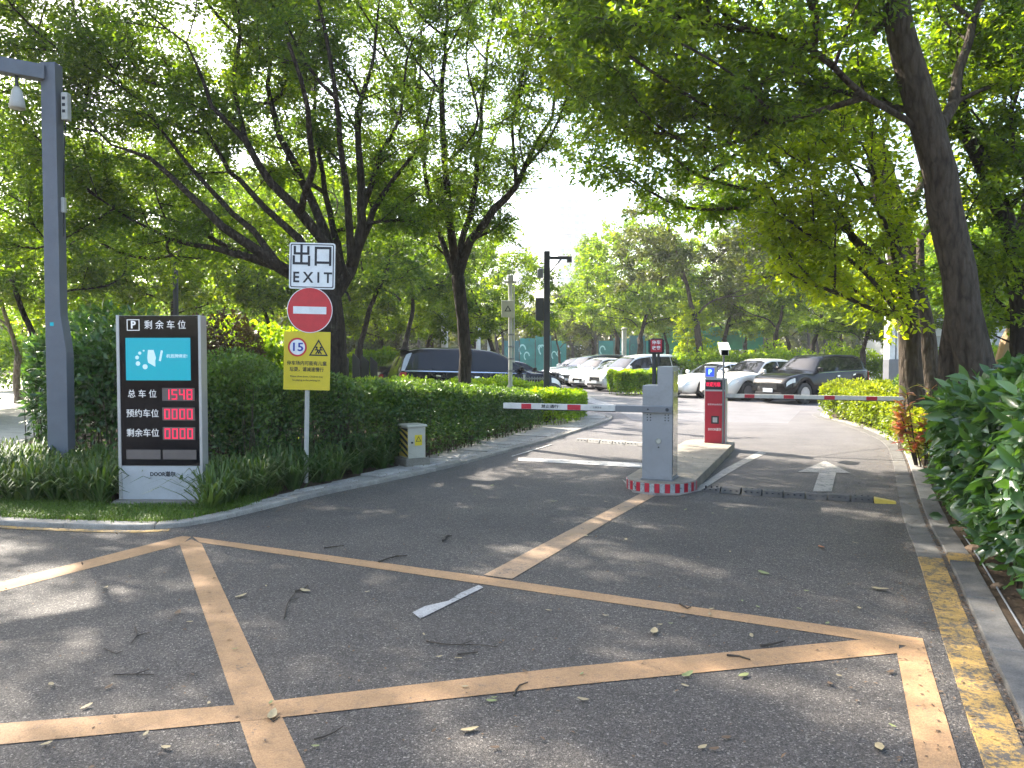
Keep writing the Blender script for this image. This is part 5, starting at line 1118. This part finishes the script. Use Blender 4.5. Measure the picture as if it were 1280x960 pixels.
            for i in range(5):
                an = i*2*math.pi/5+.3
                for da in (-.13, .13):
                    ca_, sa_ = math.cos(an+da), math.sin(an+da); cb_, sb_ = math.cos(an+da*1.6), math.sin(an+da*1.6); r0, r1 = wr*.08, wr*.57; pw = wr*.045
                    px_, pz_ = -sa_*pw, ca_*pw
                    q.add([(r0*ca_+px_, yo+s*.02, r0*sa_+pz_), (r0*ca_-px_, yo+s*.02, r0*sa_-pz_), (r1*cb_-px_, yo+s*.01, r1*sb_-pz_), (r1*cb_+px_, yo+s*.01, r1*sb_+pz_)], [(0, 1, 2, 3)])
            q.lathe([(wr*.14, yo+s*.03), (wr*.1, yo+s*.035)], (0, 0, 0), 'y', 12)
            q.sm = False; q.build('rim', M['rim'], wh)
    ub = MB(); ub.box(-L/2+.25, L/2-.25, -W/2+.28, W/2-.28, .16, .75); ub.build('underbody', M['inner'], t_)
    zt = top(.012); wg = hw(0)
    g = box('grille', M['black'], t_, L/2-.02, L/2+.012, -wg*.52, wg*.52, zt*.62, zt*.9, bevel=.004)
    for i in range(4): z = zt*(.65+.062*i); box('grille_bar', M['chrome'], g, L/2+.012, L/2+.022, -wg*.5, wg*.5, z, z+.014)
    box('bumper_intake', M['black'], t_, L/2-.03, L/2+.008, -wg*.8, wg*.8, zt*.36, zt*.5, bevel=.004)
    box('number_plate', M['plate'], t_, L/2+.01, L/2+.03, -.22, .22, zt*.5, zt*.5+.13, bevel=.003)
    box('number_plate', M['plate'], t_, -L/2-.03, -L/2-.002, -.22, .22, .62, .75, bevel=.003)
    box('rear_bumper', M['black'], t_, -L/2-.02, -L/2+.03, -wg*.8, wg*.8, .3, .45, bevel=.004)
    if kind in ('suv',):
        for s in (1, -1):
            q = MB(); q.tube([S(u, 5.05, .035, s) for u in np.linspace(.46, .86, 9)], .018, 6); q.build('roof_rail', M['dark'], t_)
    if kind in ('suv', 'mpv', 'cross'):
        q = MB(); z = top(.93); q.rbox(-L/2+.12, -L/2+.42, -W*.34, W*.34, top(.9)-.03, top(.9)+.0, .01); q.build('roof_spoiler', M[paint], t_, .006)
    return t_
def put(t, x, y, deg, sc=1): t.location = (x, y, .0); t.rotation_euler = (0, 0, R(deg)); t.scale = (sc, sc, sc); return t
def nose(t, nx, ny, deg, kind):           # place a car by the point under its nose
    L = PROF[kind]['L']; a = R(deg); return put(t, nx-L/2*math.cos(a), ny-L/2*math.sin(a), deg)
GR = 'cars parked nose out on the right side of the lane'; GL = 'cars parked on the left side of the lane'
nose(make_car('parked_car', 'black off-roader with roof rails at the near end of the right row', 'suv', 'car_grey', GR), 9.15, 27.5, 209, 'suv').scale = (1, 1, 1.05)
nose(make_car('parked_car', 'pearl white crossover right beside the black off-roader', 'cross', 'car_pearl', GR), 7.75, 29.6, 209, 'cross')
nose(make_car('parked_car', 'white low sedan just behind the pay machine', 'sedan', 'car_white', GR), 6.55, 31.6, 209, 'sedan')
nose(make_car('parked_car', 'white van behind the clipped hedge block and gate camera', 'mpv', 'car_white', GR), 3.95, 37.0, 209, 'mpv')
for i, (kd, pt, lb, nx, ny, dg) in enumerate([
    ('sedan', 'car_white', 'white sedan peeking out just left of the white van', 3.35, 39.7, 211), ('cross', 'car_white', 'white crossover second beyond the white van', 2.95, 42.2, 212),
    ('mpv', 'car_blue', 'dark van third beyond the white van in the right row', 2.7, 44.8, 213), ('cross', 'car_silver', 'silver crossover beyond the dark van of the right row', 2.5, 47.4, 214),
    ('cross', 'car_white', 'second last white car of the right row', 2.4, 50.0, 215), ('sedan', 'car_white', 'farthest white car of the right row', 2.4, 52.6, 216)]):
    nose(make_car('parked_car', lb, kd, pt, GR), nx, ny, dg, kd)
put(make_car('parked_car', 'long black van with chrome window line behind the clipped hedge', 'mpv', 'car_black', GL, pillar=True), -1.25, 25.6, 20, 1.1)
put(make_car('parked_car', 'dark car whose tail shows left of the black van', 'cross', 'car_black', GL), -3.05, 29.6, 21)
put(make_car('parked_car', 'dark sedan seen between the pale pole and the mast', 'sedan', 'car_grey', GL), .2, 40.5, 18)
put(make_car('parked_car', 'navy sedan behind the dark sedan by the teal hoarding', 'sedan', 'car_blue', GL), -.6, 45.5, 18)
put(make_car('parked_car', 'silver blue car farthest along the left side', 'cross', 'car_silver', GL), -1.6, 50.5, 16)

# ------------------------------------------------------------------ litter on the road
def curl_leaf(i, px, py, mat, label, s=.05):
    r_ = random.Random(i); c_ = G(px, py); n = 8; s = s*.82; vs = [(0, 0, .006)]; cu = r_.uniform(.1, .5)
    for j in range(n):
        a = 2*math.pi*j/n; x, y = math.cos(a)*s*(1.0 if j else 1.25), math.sin(a)*s*.48; vs.append((x, y, .003+cu*(abs(x)+abs(y))*.5))
    o = MB().add(vs, [(0, 1+j, 1+(j+1) % n) for j in range(n)]).build('fallen_leaf', M[mat], None)
    o.location = (c_.x, c_.y, .009); o.rotation_euler = (r_.uniform(-.15, .15), r_.uniform(-.15, .15), r_.uniform(0, 6.28)); return tag(o, label, 'leaf', 'leaves fallen on the asphalt')
LV = [(335, 905, 'dry', 'pale oval leaf on the thick tan line at lower left', .055), (1030, 687, 'dry_orange', 'orange leaf on the entry lane below the speed bump', .06), (862, 852, 'dry_green', 'green leaf just above the lowest tan line, left of its pair', .045), (934, 852, 'dry_green', 'green leaf just below the lowest tan line, right of its pair', .045),
      (297, 750, 'dry', 'pale leaf between the thick line and the curved twigs', .055), (378, 743, 'dry', 'pale leaf touching the curved twig', .05), (217, 772, 'dry_brown', 'small brown leaf left of the thick tan line', .045), (585, 923, 'dry', 'pale leaf near the bottom edge below the lowest line', .05), (1108, 945, 'dry', 'pale leaf in the bottom right beside the vertical line', .05), (1104, 741, 'dry', 'large dull leaf above the right corner of the box lines', .07), (820, 796, 'dry', 'pale leaf between the two long tan lines', .06), (693, 629, 'dry_green', 'yellow green leaf lying on the asphalt left of the island', .05), (990, 617, 'dry_green', 'yellow leaf resting against the rubber speed bump', .07), (957, 720, 'dry_green', 'long pale green leaf on the entry lane', .06)]
for i, (px, py, mt, lb, s) in enumerate(LV): curl_leaf(i, px, py, mt, lb, s)
r_ = random.Random(77)
for i in range(70):
    px, py = r_.uniform(20, 1140), 600+360*r_.uniform(.04, 1)**1.3
    if 770 < px < 930 and py < 625: continue
    c_ = G(px, py); d_ = np.linalg.norm(left_edge-[c_.x, c_.y], axis=1); j = int(d_.argmin())
    if np.dot([c_.x, c_.y]-left_edge[j], ln[j]) > -.05: continue
    d_ = np.linalg.norm(right_edge-[c_.x, c_.y], axis=1); j = int(d_.argmin())
    if np.dot([c_.x, c_.y]-right_edge[j], rn[j]) < .3: continue
    curl_leaf(100+i, px, py, r_.choice(['dry', 'dry', 'dry_brown', 'dry_green', 'dry']), 'small curled leaf lying loose on the dark asphalt', r_.uniform(.018, .036))
TW = [([(352, 778), (356, 760), (366, 746), (374, 738)], 'curved twig beside the pale leaf left of centre', .008), ([(366, 744), (376, 742), (382, 736)], 'short thick twig lying across the curved twig', .012), ([(163, 790), (165, 800), (158, 810)], 'small hooked twig left of the thick line', .008), ([(124, 817), (140, 824), (147, 820)], 'thin bent twig left of the hooked twig', .006), ([(532, 808), (560, 812), (590, 812), (622, 815)], 'long straight twig in front of the torn white patch', .008), ([(571, 825), (597, 822)], 'short dark twig under the long straight twig', .01), ([(472, 706), (490, 700), (508, 698)], 'dark twig lying right above the upper tan line', .012), ([(403, 688), (428, 685)], 'small twig above the upper tan line at left', .009), ([(388, 935), (410, 928), (425, 918)], 'thin twig below the lowest line at left', .008), ([(135, 851), (160, 850), (186, 851)], 'faint straight twig at the far left', .007), ([(852, 760), (862, 766), (866, 764)], 'forked twig on the upper tan line', .012), ([(955, 814), (970, 812), (985, 808)], 'dark twig above the lowest tan line', .013), ([(912, 826), (926, 827), (942, 832)], 'brown twig lying on the lowest tan line', .011), ([(642, 878), (648, 866), (660, 861)], 'bent twig crossing the lowest tan line left of centre', .009), ([(553, 680), (557, 674), (561, 673)], 'stubby dark twig above the upper line near the centre', .02), ([(330, 905), (338, 912), (345, 905)], 'curled brown twig on the thick tan line', .006)]
for pts, lb, rr in TW:
    g = [G(*p) for p in pts]; c_ = g[0].copy(); m = MB()
    q = cat([tuple(v-c_)[:2] for v in g], .05) if len(g) > 2 else np.array([tuple(v-c_)[:2] for v in g])
    m.tube([(x, y, rr*.7+.004) for x, y in q], [rr*.62*(1-.6*i/len(q)) for i in range(len(q))], 6)
    if len(q) > 4: a = q[len(q)//2]; m.tube([(a[0], a[1], rr*.7+.004), (a[0]+.06, a[1]+.04, rr+.01)], [rr*.5, rr*.25], 5)
    o = m.build('twig', M['twig'], None); o.location = (c_.x, c_.y, 0); tag(o, lb, 'twig', 'twigs fallen on the asphalt')
# crumbs of bark, seeds and leaf fragments, thicker in the gutters
rng = np.random.default_rng(88); C = []
while len(C) < 5200:
    t = rng.uniform()
    if t < .38:
        q = rng.uniform(1, 17); o = rng.choice([-.207, -.207, .05, -.55]); w = .012 if o == -.207 else .12; v = along(right_edge, s_r, q, o+rng.normal(0, w)); z = .01 if o > -.215 else .034
        C.append((v.x, v.y, z+.0)); continue
    if t < .58:
        i = rng.integers(40, len(left_edge)-8); w = abs(rng.normal(0, .35)); p_ = left_edge[i]+ln[i]*(.35-w); C.append((p_[0]+rng.normal(0, .1), p_[1]+rng.normal(0, .1), .008 if .35-w < 0 else .064)); continue
    x, y = rng.uniform(-6, 7), rng.uniform(3, 18); i = int(np.linalg.norm(left_edge-[x, y], axis=1).argmin()); j = int(np.linalg.norm(right_edge-[x, y], axis=1).argmin())
    if np.dot([x, y]-left_edge[i], ln[i]) < -.05 and np.dot([x, y]-right_edge[j], rn[j]) > .05:
        lx, ly = (x-IC.x)*ca+(y-IC.y)*sa, -(x-IC.x)*sa+(y-IC.y)*ca
        C.append((x, y, .138 if abs(lx) < .4 and 0 < ly < 4.7 else (.008 if not (abs(lx) < .5 and -.5 < ly < 5) else -1)))
C = np.array(C); n = len(C); Dd = unit(rng, n)*[1, 1, .15]
leaves('leaf_litter', C, Dd, unit(rng, n)*.3+[0, 0, 1], rng.uniform(.012, .04, n), rng.uniform(.006, .018, n), M['dry_brown'], rng.uniform(0, 1, n))
tag(bpy.data.objects['leaf_litter'], 'crumbs of bark and leaf fragments strewn over road and gutters', 'litter')
